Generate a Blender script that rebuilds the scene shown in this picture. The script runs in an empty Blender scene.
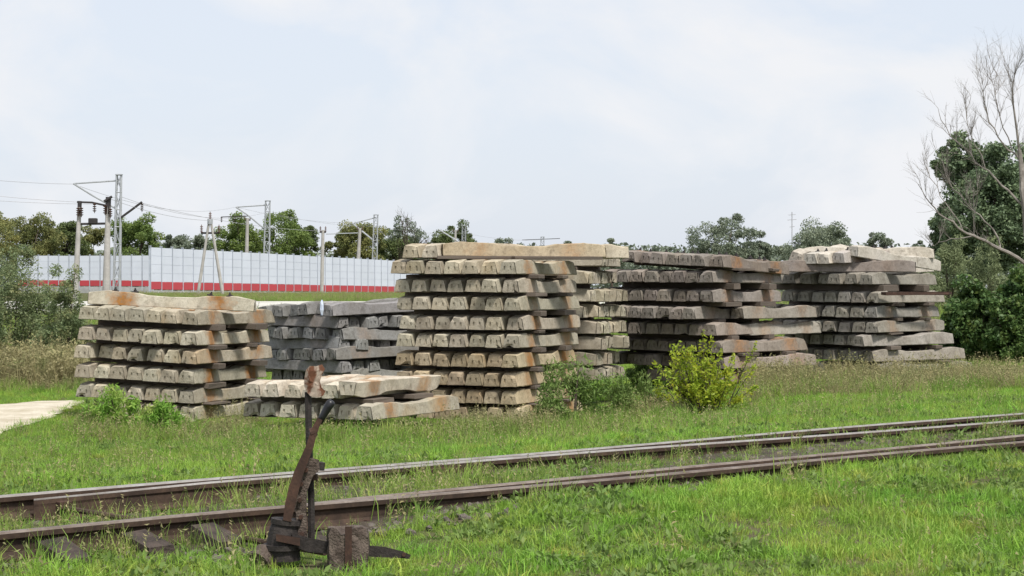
import bpy, bmesh, math, random
import numpy as np
from mathutils import Vector, Matrix, Euler

# ------------------------------------------------------------------ camera, sky, sun, exposure
SC = bpy.context.scene
COL = SC.collection
F = 2048.0            # focal length in pixels of the 1024 wide picture
ZC = 2.1              # camera height above the yard
cd = bpy.data.cameras.new('camera')
cd.sensor_width = 36.0
cd.lens = 36.0 * F / 1024.0
cd.clip_start = 0.1
cd.clip_end = 9000
cam = bpy.data.objects.new('camera', cd)
COL.objects.link(cam)
cam.location = (0, 0, ZC)
cam.rotation_euler = (math.radians(90.0), 0, 0)
SC.camera = cam

SUN_DIR = Vector((0.38, -0.62, 1.15)).normalized()
elev = math.asin(SUN_DIR.z)
azim = math.atan2(SUN_DIR.x, SUN_DIR.y)
w = bpy.data.worlds.new('World')
SC.world = w
w.use_nodes = True
nt = w.node_tree
nt.nodes.clear()
wo = nt.nodes.new('ShaderNodeOutputWorld')
bg = nt.nodes.new('ShaderNodeBackground')
bg.inputs['Strength'].default_value = 0.1
sky = nt.nodes.new('ShaderNodeTexSky')
sky.sky_type = 'NISHITA'
sky.sun_disc = False
sky.sun_elevation = elev
sky.sun_rotation = azim
sky.air_density = 1.0
sky.dust_density = 2.0
tc = nt.nodes.new('ShaderNodeTexCoord')
mp = nt.nodes.new('ShaderNodeMapping')
mp.inputs['Scale'].default_value = (1.0, 1.0, 1.7)
mp.inputs['Location'].default_value = (3.1, 0.7, 0.35)
nz = nt.nodes.new('ShaderNodeTexNoise')
nz.inputs['Scale'].default_value = 8.0
nz.inputs['Detail'].default_value = 7
nz.inputs['Roughness'].default_value = 0.56
nz.inputs['Distortion'].default_value = 0.5
mr = nt.nodes.new('ShaderNodeMapRange')
mr.inputs['From Min'].default_value = 0.46
mr.inputs['From Max'].default_value = 0.68
mr.inputs['To Min'].default_value = 0.0
mr.inputs['To Max'].default_value = 1.0
veil = nt.nodes.new('ShaderNodeMix'); veil.data_type = 'RGBA'
veil.inputs[0].default_value = 0.88
veil.inputs[7].default_value = (3.52, 3.74, 4.14, 1)      # even high overcast
cl = nt.nodes.new('ShaderNodeMix'); cl.data_type = 'RGBA'
cl.inputs[7].default_value = (4.06, 4.12, 4.26, 1)     # whiter cloud patches
nt.links.new(tc.outputs['Generated'], mp.inputs['Vector'])
nt.links.new(mp.outputs['Vector'], nz.inputs['Vector'])
nt.links.new(nz.outputs['Fac'], mr.inputs['Value'])
nt.links.new(sky.outputs['Color'], veil.inputs[6])
nt.links.new(veil.outputs[2], cl.inputs[6])
nt.links.new(mr.outputs['Result'], cl.inputs[0])
nt.links.new(cl.outputs[2], bg.inputs['Color'])
nt.links.new(bg.outputs['Background'], wo.inputs['Surface'])

sd = bpy.data.lights.new('sun', 'SUN')
sd.energy = 2.3
sd.angle = math.radians(9)
sd.color = (1.0, 0.955, 0.89)
sun = bpy.data.objects.new('sun', sd)
COL.objects.link(sun)
sun.rotation_euler = SUN_DIR.to_track_quat('Z', 'Y').to_euler()
sun.location = SUN_DIR * 60

SC.render.engine = 'CYCLES'
SC.view_settings.view_transform = 'Standard'
SC.view_settings.look = 'None'
SC.view_settings.gamma = 1.0
SC.view_settings.exposure = 1.12
SC.cycles.max_bounces = 6
SC.cycles.transparent_max_bounces = 4

rng = np.random.default_rng(7)
random.seed(7)
R = random.uniform
ORD = ['first', 'second', 'third', 'fourth', 'fifth', 'sixth', 'seventh', 'eighth', 'ninth', 'tenth', 'eleventh',
       'twelfth', 'thirteenth', 'fourteenth', 'fifteenth', 'sixteenth', 'seventeenth', 'eighteenth', 'nineteenth', 'twentieth']

# ------------------------------------------------------------------ helpers
def px2x(px, Y): return (px - 512.0) / F * Y
def py2z(py, Y): return ZC - (py - 288.0) / F * Y
def P(px, py, Y): return Vector((px2x(px, Y), Y, py2z(py, Y)))

def tag(o, label=None, cat=None, group=None, kind=None):
    if label: o['label'] = label
    if cat: o['category'] = cat
    if group: o['group'] = group
    if kind: o['kind'] = kind
    return o

def link(name, data, parent=None):
    o = bpy.data.objects.new(name, data)
    COL.objects.link(o)
    if parent is not None: o.parent = parent
    return o

def empty(name, loc=(0, 0, 0), rz=0.0):
    o = link(name, None)
    o.empty_display_size = 0.2
    o.location = loc
    o.rotation_euler = (0, 0, rz)
    return o

def mesh_np(name, verts, faces, mat=None, smooth=False):
    me = bpy.data.meshes.new(name)
    me.from_pydata([tuple(v) for v in verts], [], [tuple(f) for f in faces])
    if mat:
        for m in (mat if isinstance(mat, (list, tuple)) else [mat]): me.materials.append(m)
    if smooth:
        me.polygons.foreach_set('use_smooth', [True] * len(me.polygons))
    me.update()
    return me

class MB:
    """collects simple shapes into one mesh"""
    def __init__(s): s.v = []; s.f = []; s.m = []
    def add(s, vs, fs, mi=0):
        n = len(s.v)
        s.v += [tuple(v) for v in vs]
        s.f += [tuple(i + n for i in f) for f in fs]
        s.m += [mi] * len(fs)
        return s
    def box(s, c, d, rot=None, mi=0, bev=0.0, jit=0.0):
        hx, hy, hz = d[0] / 2, d[1] / 2, d[2] / 2
        vs = []
        if bev > 0:
            b = min(bev, hx * .9, hy * .9, hz * .9)
            for z, sh in ((-hz, b), (-hz + b, 0), (hz - b, 0), (hz, b)):
                for x, y in ((-1, -1), (1, -1), (1, 1), (-1, 1)):
                    # corner cut as two verts
                    if x * y > 0:
                        pts = [(x * (hx - sh), y * (hy - b - sh)), (x * (hx - b - sh), y * (hy - sh))] if False else None
                    vs.append(Vector((x * (hx - sh), y * (hy - sh), z)))
            fs = [(3, 2, 1, 0), (12, 13, 14, 15)]
            for k in range(3):
                a = k * 4
                for i in range(4):
                    j = (i + 1) % 4
                    fs.append((a + i, a + j, a + 4 + j, a + 4 + i))
        else:
            for z in (-hz, hz):
                for x, y in ((-hx, -hy), (hx, -hy), (hx, hy), (-hx, hy)):
                    vs.append(Vector((x, y, z)))
            fs = [(3, 2, 1, 0), (4, 5, 6, 7), (0, 1, 5, 4), (1, 2, 6, 5), (2, 3, 7, 6), (3, 0, 4, 7)]
        if jit:
            vs = [v + Vector((R(-jit, jit), R(-jit, jit), R(-jit, jit))) for v in vs]
        if rot is not None: vs = [rot @ v for v in vs]
        vs = [v + Vector(c) for v in vs]
        return s.add(vs, fs, mi)
    def tube(s, pts, rad, n=8, mi=0, cap=True, flat=1.0):
        pts = [Vector(p) for p in pts]
        if not isinstance(rad, (list, tuple)): rad = [rad] * len(pts)
        vs = []; fs = []
        up = None
        for i, p in enumerate(pts):
            if i == 0: t = pts[1] - pts[0]
            elif i == len(pts) - 1: t = pts[-1] - pts[-2]
            else: t = pts[i + 1] - pts[i - 1]
            t.normalize()
            if up is None:
                up = Vector((0, 0, 1)) if abs(t.z) < .9 else Vector((1, 0, 0))
            u = (up - t * up.dot(t))
            if u.length < 1e-4: u = t.orthogonal()
            u.normalize(); up = u
            vv = t.cross(u)
            for k in range(n):
                a = 2 * math.pi * k / n
                vs.append(p + (u * math.cos(a) + vv * math.sin(a) * flat) * rad[i])
        for i in range(len(pts) - 1):
            for k in range(n):
                k2 = (k + 1) % n
                fs.append((i * n + k, i * n + k2, (i + 1) * n + k2, (i + 1) * n + k))
        if cap:
            fs.append(tuple(range(n))[::-1])
            fs.append(tuple((len(pts) - 1) * n + k for k in range(n)))
        return s.add(vs, fs, mi)
    def cyl(s, c, r, h, axis='Z', n=16, mi=0):
        c = Vector(c)
        d = {'X': Vector((1, 0, 0)), 'Y': Vector((0, 1, 0)), 'Z': Vector((0, 0, 1))}[axis] if isinstance(axis, str) else axis.normalized()
        return s.tube([c - d * h / 2, c + d * h / 2], r, n, mi)
    def mesh(s, name, mat=None, smooth=False):
        me = mesh_np(name, s.v, s.f, mat, smooth)
        if any(s.m): me.polygons.foreach_set('material_index', s.m)
        return me
    def build(s, name, mat=None, parent=None, smooth=False):
        return link(name, s.mesh(name, mat, smooth), parent)

# ------------------------------------------------------------------ materials
def new_mat(name):
    m = bpy.data.materials.new(name)
    m.use_nodes = True
    nt = m.node_tree
    nt.nodes.clear()
    out = nt.nodes.new('ShaderNodeOutputMaterial')
    return m, nt, out

class N:
    """small node-writing helper"""
    def __init__(s, nt): s.nt = nt
    def n(s, t, **kw):
        nd = s.nt.nodes.new(t)
        for k, v in kw.items(): setattr(nd, k, v)
        return nd
    def put(s, inp, v):
        if isinstance(v, bpy.types.NodeSocket): s.nt.links.new(v, inp)
        elif v is not None: inp.default_value = v
    def noise(s, vec, scale, detail=4, rough=.55, dist=0.0):
        nd = s.n('ShaderNodeTexNoise')
        s.put(nd.inputs['Vector'], vec)
        nd.inputs['Scale'].default_value = scale
        nd.inputs['Detail'].default_value = detail
        nd.inputs['Roughness'].default_value = rough
        nd.inputs['Distortion'].default_value = dist
        return nd.outputs['Fac']
    def rng(s, v, a, b, c=0.0, d=1.0):
        nd = s.n('ShaderNodeMapRange')
        s.put(nd.inputs['Value'], v)
        for k, x in zip(('From Min', 'From Max', 'To Min', 'To Max'), (a, b, c, d)): nd.inputs[k].default_value = x
        return nd.outputs['Result']
    def math(s, op, a, b=None):
        nd = s.n('ShaderNodeMath', operation=op)
        s.put(nd.inputs[0], a)
        if b is not None: s.put(nd.inputs[1], b)
        return nd.outputs[0]
    def mix(s, fac, a, b, mode='MIX'):
        nd = s.n('ShaderNodeMix', data_type='RGBA', blend_type=mode)
        s.put(nd.inputs[0], fac)
        s.put(nd.inputs[6], a if isinstance(a, bpy.types.NodeSocket) else (*a[:3], 1))
        s.put(nd.inputs[7], b if isinstance(b, bpy.types.NodeSocket) else (*b[:3], 1))
        return nd.outputs[2]
    def bump(s, h, strength, dist):
        nd = s.n('ShaderNodeBump')
        nd.inputs['Strength'].default_value = strength
        nd.inputs['Distance'].default_value = dist
        s.put(nd.inputs['Height'], h)
        return nd.outputs['Normal']
    def bsdf(s, col, rough=.9, metal=0.0, normal=None, spec=.3):
        b = s.n('ShaderNodeBsdfPrincipled')
        s.put(b.inputs['Base Color'], col if isinstance(col, bpy.types.NodeSocket) else (*col[:3], 1))
        s.put(b.inputs['Roughness'], rough)
        b.inputs['Metallic'].default_value = metal
        b.inputs['Specular IOR Level'].default_value = spec
        if normal is not None: s.put(b.inputs['Normal'], normal)
        return b.outputs[0]

def obj_vec(q, spread=37.0):
    """object coordinates, shifted per object so that copies differ"""
    t = q.n('ShaderNodeTexCoord').outputs['Object']
    oi = q.n('ShaderNodeObjectInfo')
    off = q.n('ShaderNodeVectorMath', operation='ADD')
    sc = q.math('MULTIPLY', oi.outputs['Random'], spread)
    q.put(off.inputs[0], t); q.put(off.inputs[1], sc)
    return off.outputs[0], t, oi

def mat_concrete():
    m, nt, out = new_mat('aged_concrete')
    q = N(nt)
    v, t, oi = obj_vec(q)
    base = oi.outputs['Color']
    big = q.noise(v, 2.2, 5, .6)
    mid = q.noise(v, 9, 5, .65)
    fin = q.noise(v, 70, 3, .6)
    c = q.mix(q.rng(big, .3, .72), base, q.mix(1.0, base, (.62, .58, .52), 'MULTIPLY'))
    c = q.mix(q.rng(mid, .35, .7, 0, .55), c, q.mix(1.0, base, (1.22, 1.2, 1.16), 'MULTIPLY'))
    c = q.mix(q.rng(fin, .52, .75, 0, .5), c, q.mix(1.0, base, (.48, .45, .42), 'MULTIPLY'))
    # dark weathered streaks and lichen
    gr = q.noise(v, 5.0, 6, .75, .6)
    c = q.mix(q.rng(gr, .52, .70, 0, .75), c, q.mix(1.0, base, (.36, .33, .30), 'MULTIPLY'))
    # rust from the rail seats
    sx = q.n('ShaderNodeSeparateXYZ'); q.put(sx.inputs[0], t)
    u = q.math('ABSOLUTE', q.math('SUBTRACT', sx.outputs['X'], 1.35))
    u = q.math('ABSOLUTE', q.math('SUBTRACT', u, 0.78))
    u = q.math('ADD', u, q.rng(q.noise(v, 6, 4, .7), .2, .8, -.16, .16))
    seat = q.rng(u, .05, .27, 1, 0)
    amt = q.math('MULTIPLY', seat, oi.outputs['Alpha'])
    ru = q.mix(q.noise(v, 12, 4, .7), (.42, .185, .04), (.13, .065, .03))
    c = q.mix(q.math('MULTIPLY', amt, q.rng(q.noise(v, 3.1, 3), .25, .5)), c, ru)
    # ochre wash over some ends
    oc = q.math('MULTIPLY', q.rng(q.noise(v, 1.3, 3), .55, .72), q.math('MULTIPLY', oi.outputs['Alpha'], .5))
    c = q.mix(oc, c, q.mix(1.0, base, (.90, .66, .38), 'MULTIPLY'))
    c = q.mix(q.rng(q.noise(v, 24, 5, .75), .5, .68, 0, .55), c, q.mix(1.0, base, (.42, .40, .37), 'MULTIPLY'))
    h = q.math('ADD', q.math('MULTIPLY', mid, .6), q.math('MULTIPLY', fin, .5))
    q.put(out.inputs['Surface'], q.bsdf(c, .93, 0, q.bump(h, .9, .012), .2))
    return m

def mat_plain(name, col, rough=.85, metal=0.0, var=.35, scale=6, dark=None, bump=.3, bdist=.006, spec=.3, spread=37):
    m, nt, out = new_mat(name)
    q = N(nt)
    v, t, oi = obj_vec(q, spread)
    d = dark or tuple(x * .5 for x in col)
    a = q.noise(v, scale, 6, .65)
    b = q.noise(v, scale * 7, 4, .6)
    c = q.mix(q.rng(a, .35, .68, 0, min(1, var * 2)), col, d)
    c = q.mix(q.rng(b, .45, .75, 0, var), c, d)
    c = q.mix(q.rng(oi.outputs['Random'], 0, 1, 0, var * .8), c, q.mix(1.0, c, (.7, .7, .7), 'MULTIPLY'))
    q.put(out.inputs['Surface'], q.bsdf(c, rough, metal, q.bump(q.math('ADD', a, b), bump, bdist), spec))
    return m

def mat_leaf(name, cols, trans=.35, rough=.6, wscale=.7, rand=.5, orand=.1):
    """foliage: colour changes between clumps (world noise) and from leaf to leaf (attribute)"""
    m, nt, out = new_mat(name)
    q = N(nt)
    g = q.n('ShaderNodeNewGeometry')
    big = q.noise(g.outputs['Position'], wscale, 4, .6)
    c = q.mix(q.rng(big, .34, .66), cols[0], cols[1])
    if len(cols) > 2:
        c = q.mix(q.rng(q.noise(g.outputs['Position'], wscale * 3.7, 3, .6), .5, .72), c, cols[2])
    isl = g.outputs['Random Per Island']
    c = q.mix(q.rng(isl, 0, 1, 0, rand), c, q.mix(1.0, c, (.5, .5, .45), 'MULTIPLY'))
    c = q.mix(q.rng(isl, .7, 1, 0, rand * .6), c, q.mix(1.0, c, (1.5, 1.4, 1.1), 'MULTIPLY'))
    oi = q.n('ShaderNodeObjectInfo')
    c = q.mix(1.0, c, q.mix(oi.outputs['Random'], (1 - orand, 1 - orand, 1 - orand * .9), (1 + orand, 1 + orand * .8, 1 + orand * .5)), 'MULTIPLY')
    df = q.bsdf(c, rough, 0, None, .25)
    tr = q.n('ShaderNodeBsdfTranslucent')
    q.put(tr.inputs['Color'], c)
    mx = q.n('ShaderNodeMixShader')
    mx.inputs[0].default_value = trans
    q.put(mx.inputs[1], df); q.put(mx.inputs[2], tr.outputs[0])
    q.put(out.inputs['Surface'], mx.outputs[0])
    return m

def mat_ground():
    m, nt, out = new_mat('soil_and_thatch')
    q = N(nt)
    p = q.n('ShaderNodeNewGeometry').outputs['Position']
    a = q.noise(p, .5, 5, .6)
    b = q.noise(p, 4.0, 5, .7)
    f = q.noise(p, 30, 4, .7)
    green = q.mix(q.rng(b, .35, .65), (.055, .085, .022), (.11, .12, .04))
    soil = q.mix(q.rng(f, .35, .65), (.13, .105, .07), (.06, .047, .033))
    c = q.mix(q.rng(a, .45, .62), green, soil)
    c = q.mix(q.rng(b, .6, .75, 0, .8), c, soil)
    q.put(out.inputs['Surface'], q.bsdf(c, 1.0, 0, q.bump(q.math('ADD', b, f), .7, .03), .1))
    return m

M = {}
M['concrete'] = mat_concrete()
M['ground'] = mat_ground()
M['sand'] = mat_plain('pale_sand', (.60, .55, .45), .95, 0, .5, 1.6, (.36, .31, .22), .8, .04)
M['gravel'] = mat_plain('pale_gravel', (.55, .54, .50), .95, 0, .35, .4, (.36, .34, .29), .5, .02)
M['ballast'] = mat_plain('dirty_ballast', (.12, .095, .07), .95, 0, .6, 9, (.035, .028, .022), .8, .03)
M['stone'] = mat_plain('ballast_stone', (.20, .175, .15), .95, 0, .7, 3, (.07, .058, .048), .4, .01)
M['timber'] = mat_plain('grey_timber', (.125, .104, .086), .95, 0, .5, 7, (.12, .095, .075), .6, .01)  # timber colour darkened to paint shade into the gaps between sleeper rows
M['tie'] = mat_plain('tarred_tie', (.085, .064, .052), .9, 0, .6, 8, (.022, .018, .016), .8, .012)
M['rust'] = mat_plain('rusted_steel', (.095, .05, .034), .88, 0, .7, 9, (.036, .022, .017), .5, .004)
M['railside'] = mat_plain('rail_side_rust', (.092, .058, .039), .85, 0, .7, 5, (.032, .021, .016), .5, .004)
M['railtop'] = mat_plain('worn_rail_top', (.36, .345, .325), .5, .4, .4, 7, (.20, .165, .14), .2, .002, .5)
M['railtop2'] = mat_plain('rusty_rail_top', (.24, .20, .17), .6, .2, .6, 6, (.11, .08, .062), .2, .002, .4)
M['iron'] = mat_plain('dark_cast_iron', (.06, .05, .045), .75, .2, .6, 14, (.022, .019, .018), .7, .006)
M['grip'] = mat_plain('black_grip', (.016, .016, .018), .38, .2, .2, 10, None, .1, .001, .5)
M['weight'] = mat_plain('lichen_counterweight', (.17, .135, .11), .95, 0, .8, 13, (.06, .043, .035), 1.0, .014)
M['polec'] = mat_plain('pole_concrete', (.47, .45, .42), .9, 0, .3, 2, None, .2, .01)
M['galv'] = mat_plain('galvanised_steel', (.50, .52, .54), .55, .4, .2, 3, None, .1, .004)
M['dark'] = mat_plain('dark_hardware', (.05, .045, .045), .7, .2, .3, 3, None, .1, .004)
M['insul'] = mat_plain('insulator_glaze', (.10, .05, .035), .3, 0, .2, 4, None, .1, .002, .5)
M['wire'] = mat_plain('wire_metal', (.42, .42, .44), .6, .3, .1, 2, None, 0, .001)
M['white'] = mat_plain('white_barrier_sheet', (.66, .70, .78), .6, 0, .25, .5, (.56, .60, .67), .1, .005)
M['red'] = mat_plain('red_barrier_sheet', (.50, .06, .075), .6, 0, .25, .6, (.40, .07, .08), .1, .005)
M['fpost'] = mat_plain('barrier_post', (.55, .59, .66), .6, .2, .2, 1, None, .1, .005)
M['fbase'] = mat_plain('barrier_base', (.5, .5, .49), .9, 0, .3, 1, None, .2, .005)
M['bark'] = mat_plain('bark', (.12, .095, .07), .95, 0, .5, 4, (.05, .04, .03), .8, .02)
M['deadbark'] = mat_plain('bleached_bark', (.33, .30, .265), .9, 0, .5, 5, (.15, .13, .115), .6, .01)
M['plastic'] = mat_plain('thin_plastic', (.66, .72, .82), .4, 0, .3, 12, (.35, .45, .65), .2, .003)
def mat_sign():
    m, nt, out = new_mat('flaking_white_rusted')
    q = N(nt)
    v, t, oi = obj_vec(q)
    a = q.noise(v, 9, 6, .7, .8)
    b = q.noise(v, 40, 4, .6)
    sx = q.n('ShaderNodeSeparateXYZ'); q.put(sx.inputs[0], t)
    e = q.rng(sx.outputs['X'], -.03, .055)
    k = q.rng(q.math('ADD', a, q.math('MULTIPLY', e, .25)), .53, .64)
    c = q.mix(k, q.mix(b, (.40, .34, .28), (.27, .20, .15)), q.mix(b, (.17, .065, .03), (.07, .035, .022)))
    q.put(out.inputs['Surface'], q.bsdf(c, .85, 0, q.bump(a, .6, .004), .3))
    return m
M['sign'] = mat_sign()
# foliage
M['lawn'] = mat_leaf('lawn_blade', [(0.1959, 0.4205, 0.0581), (0.2978, 0.4712, 0.075), (0.4233, 0.4495, 0.1089)], .35, .5, .9, .55, .32)
M['tallg'] = mat_leaf('tall_grass_blade', [(0.1692, 0.3418, 0.0532), (0.2821, 0.4021, 0.0864), (0.3808, 0.4424, 0.133)], .35, .6, .8, .45, .25)
M['dry'] = mat_leaf('dry_stalk', [(0.368, 0.3298, 0.1805), (0.2852, 0.2619, 0.1235), (0.2024, 0.2425, 0.095)], .3, .8, .6, .4)
M['weed'] = mat_leaf('weed_leaf', [(0.14, 0.2352, 0.056), (0.1904, 0.28, 0.0784), (0.2128, 0.252, 0.0896)], .3, .6, 1.3, .45)
M['yellow'] = mat_leaf('yellow_green_leaf', [(0.42, 0.5, 0.05), (0.3, 0.44, 0.055), (0.52, 0.48, 0.055)], .5, .5, 3.0, .35)
M['bushd'] = mat_leaf('dark_bush_leaf', [(0.0799, 0.1544, 0.0512), (0.133, 0.2193, 0.0683), (0.1997, 0.2616, 0.0683)], .3, .45, 1.6, .5)
M['bushg'] = mat_leaf('grey_bush_leaf', [(0.2, 0.27, 0.135), (0.25, 0.31, 0.15), (0.32, 0.32, 0.15)], .35, .6, .9, .45)
M['t_olive'] = mat_leaf('olive_tree_leaf', [(0.1805, 0.217, 0.0793), (0.289, 0.2837, 0.1012), (0.1083, 0.148, 0.065)], .3, .6, .35, .5)
M['t_green'] = mat_leaf('green_tree_leaf', [(0.1515, 0.2302, 0.064), (0.2221, 0.2931, 0.0787), (0.0909, 0.1465, 0.0541)], .3, .6, .35, .5)
M['t_dark'] = mat_leaf('dark_tree_leaf', [(0.1064, 0.1492, 0.0577), (0.1651, 0.2076, 0.075), (0.0745, 0.1064, 0.0519)], .25, .6, .4, .5)
M['t_grey'] = mat_leaf('hazy_tree_leaf', [(0.1908, 0.2357, 0.167), (0.2495, 0.2868, 0.2086), (0.1401, 0.1843, 0.1392)], .25, .7, .35, .45)  # distance haze painted into a greyed leaf colour for the far trees
M['t_ever'] = mat_leaf('evergreen_leaf', [(0.1392, 0.2004, 0.1114), (0.2158, 0.2896, 0.1531), (0.0974, 0.1485, 0.087)], .2, .55, .8, .5)
M['reed'] = mat_leaf('pale_reed_leaf', [(0.2175, 0.27, 0.14), (0.2755, 0.3225, 0.175), (0.174, 0.225, 0.119)], .35, .7, .4, .4)

# ------------------------------------------------------------------ ground
def smooth(a, b, x):
    t = np.clip((np.asarray(x, float) - a) / (b - a), 0, 1)
    return t * t * (3 - 2 * t)

T0 = Vector((-2.88, 11.52)); TD = Vector((1.0, 1.005)).normalized(); TN = Vector((-TD.y, TD.x))   # far rail line; TN points away from the camera
def track_s(X, Y): return (np.asarray(X) - T0.x) * TN.x + (np.asarray(Y) - T0.y) * TN.y
def track_t(X, Y): return (np.asarray(X)) * TD.x + (np.asarray(Y) - 14.4) * TD.y   # 0 near the middle of the picture

RY = np.array([-100, 44, 60, 92, 116, 190, 260, 5000.])
RZ = np.array([0, 0, .42, 1.02, 1.28, 1.62, 1.45, 1.45])
def g_raw(X, Y):
    X = np.asarray(X, float); Y = np.asarray(Y, float)
    s = track_s(X, Y)
    bed = 1 - smooth(1.2, 9.0, s)
    base = .40 * smooth(.6, 5.0, X) * (1 - smooth(60, 120, Y)) + np.interp(Y, RY, RZ)
    z = base * (1 - bed) + .755 * bed
    tr = np.asarray((X * TD.x + (Y - 14.4) * TD.y))
    z = z + .085 * smooth(-3.6, -1.6, tr) * smooth(-3.6, -2.4, s) * (1 - smooth(.3, 2.2, s))
    fore = smooth(-2.2, -4.5, s)
    return z - .02 * fore
def g(X, Y):
    X = np.asarray(X, float); Y = np.asarray(Y, float)
    s = track_s(X, Y)
    amp = .5 + .5 * smooth(.6, 2.5, np.abs(s + .76) - .8)
    n = (np.sin(X * 1.7 + Y * .6) * .013 + np.sin(X * .55 - Y * 1.1 + 1) * .02 + np.sin(X * 3.9 + 2) * np.sin(Y * 3.1) * .010)
    return g_raw(X, Y) + n * amp * (1 - smooth(70, 120, Y))

ys = np.concatenate([np.arange(-30, 7, 2.0), np.arange(7, 60, .30), 60 * np.power(1.045, np.arange(0, 89))])
us = np.linspace(-1, 1, 221)
us = np.sign(us) * np.abs(us) ** 1.5
VX = []; FCS = []
nu = len(us)
for y in ys:
    hw = 16 + max(0, y) * .75
    X = us * hw
    Z = g(X, np.full_like(X, y))
    VX.append(np.stack([X, np.full_like(X, y), Z], 1))
VX = np.concatenate(VX)
for i in range(len(ys) - 1):
    for j in range(nu - 1):
        a = i * nu + j
        FCS.append((a, a + 1, a + nu + 1, a + nu))
gnd = link('ground', mesh_np('ground', VX, FCS, M['ground'], True))
gnd['kind'] = 'structure'

def sheet(name, poly_rows, mat, lift=.006, jit=0.0):
    """poly_rows: list of (Y, xleft, xright); follows the ground"""
    v = []; f = []
    n = 40
    for i, (y, a, b) in enumerate(poly_rows):
        a2 = a + R(-jit, jit); b2 = b + R(-jit, jit)
        for k in range(n):
            x = a2 + (b2 - a2) * k / (n - 1)
            v.append((x, y, float(g(x, y)) + lift))
    for i in range(len(poly_rows) - 1):
        for k in range(n - 1):
            a = i * n + k
            f.append((a, a + 1, a + n + 1, a + n))
    o = link(name, mesh_np(name, v, f, mat, True))
    o['kind'] = 'structure'
    return o

def path_x(y):
    l = np.interp(y, [24, 30, 34.0, 36.6, 37.6, 38.2], [-20, -20, -16, -9.2, -8.7, -8.2])
    r = np.interp(y, [24, 27, 29, 31, 33, 36.5, 38.2], [-7.2, -7.2, -7.3, -7.33, -7.42, -7.65, -8.0])
    return float(l), float(r)
rows = []
for y in np.arange(25, 38.21, .15):
    l, r = path_x(y)
    rows.append((y, l, r))
sheet('path', rows, M['sand'], .03, .06)
rows = [(y, -45 + R(-1, 1), 6) for y in np.arange(90, 119, .8)]
sheet('gravel_yard', rows, M['gravel'], .04, .6)

# dark trodden ballast under the rails
v = []; f = []
n = 9
tt = np.arange(-12, 22, .2)
for i, t in enumerate(tt):
    for k in range(n):
        wd = -2.0 + (2.45) * k / (n - 1)
        if k == 0: wd += .12 * math.sin(t * 3.1) + R(-.06, .06)
        if k == n - 1: wd += R(-.08, .08)
        p = T0 + TD * (t + 4.07) + TN * wd
        v.append((p.x, p.y, float(g(p.x, p.y)) + (.008 + R(0, .018) if 0 < k < n - 1 else -.03)))
for i in range(len(tt) - 1):
    for k in range(n - 1):
        a = i * n + k
        f.append((a, a + n, a + n + 1, a + 1))
o = link('track_bed', mesh_np('track_bed', v, f, M['ballast']))
o['kind'] = 'structure'

# ------------------------------------------------------------------ railway track
ZH = ZC - 1.17           # rail head height
RH = 0.14
def tp(t, n, z=0.0):
    """track coordinates: t along, n to the far side of the far rail"""
    p = T0 + TD * (t + 4.07) + TN * n
    return Vector((p.x, p.y, z))
PROF = [(-.057, 0), (.057, 0), (.057, .012), (.020, .024), (.0085, .04), (.0085, .092), (.031, .106), (.032, .131), (.021, .14),
        (-.021, .14), (-.032, .131), (-.031, .106), (-.0085, .092), (-.0085, .04), (-.020, .024), (-.057, .012)]
def rail(name, fn, t0, t1, step, label, tip=False, top='railtop'):
    v = []; f = []; mi = []
    n = len(PROF)
    ts = np.arange(t0, t1 + 1e-6, step)
    wob = R(0, 9)
    for i, t in enumerate(ts):
        c = tp(t, fn(t))
        d = tp(t + .05, fn(t + .05)) - tp(t - .05, fn(t - .05)); d.normalize()
        nn = Vector((-d.y, d.x, 0))
        k = 1.0
        if tip: k = min(1.0, .08 + .92 * (t - t0) / 2.2)
        dz = .004 * math.sin(t * .9 + wob)
        for a, b in PROF:
            v.append(c + nn * (a * k) + Vector((0, 0, ZH - RH + b + dz - (.02 * max(0.0, 1 - (t - t0) / 1.2) if tip else 0))))
    for i in range(len(ts) - 1):
        for k in range(n):
            k2 = (k + 1) % n
            f.append((i * n + k, i * n + k2, (i + 1) * n + k2, (i + 1) * n + k))
            mi.append(1 if k in (7, 8, 9) else 0)
    f.append(tuple(range(n))[::-1]); mi.append(0)
    f.append(tuple((len(ts) - 1) * n + k for k in range(n))); mi.append(0)
    me = mesh_np(name, v, f, [M['railside'], M[top]])
    me.polygons.foreach_set('material_index', mi)
    o = link(name, me)
    tag(o, label, 'rail', 'rails of the turnout')
    return o
GA = 1.52
def dv(t):
    u = max(0.0, t + 3.9)
    return .076 + .03 * min(1, u / 2.5) + .019 * u + .0028 * u * u
r_far = rail('rail', lambda t: 0.0, -12, 22, .4, 'long straight rail farthest from the camera with worn grey top')
r_near = rail('rail', lambda t: -GA if t < -3.9 else -GA - (dv(t) - .076) - .06 * min(1, max(0, (t + 3.5) / 3)), -12, 22, .4, 'curving rail nearest the camera, brown web showing at lower left', False, 'railtop2')
b_far = rail('rail', lambda t: -dv(t), -3.9, 22, .3, 'rail branching off beside the farthest rail toward the camera', True)
b_near = rail('rail', lambda t: -GA + .076 * max(0, 1 - max(0, t + 3.9) / 3) , -3.9, 22, .3, 'inner rail lying just behind the nearest rail', True, 'railtop2')
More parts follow.
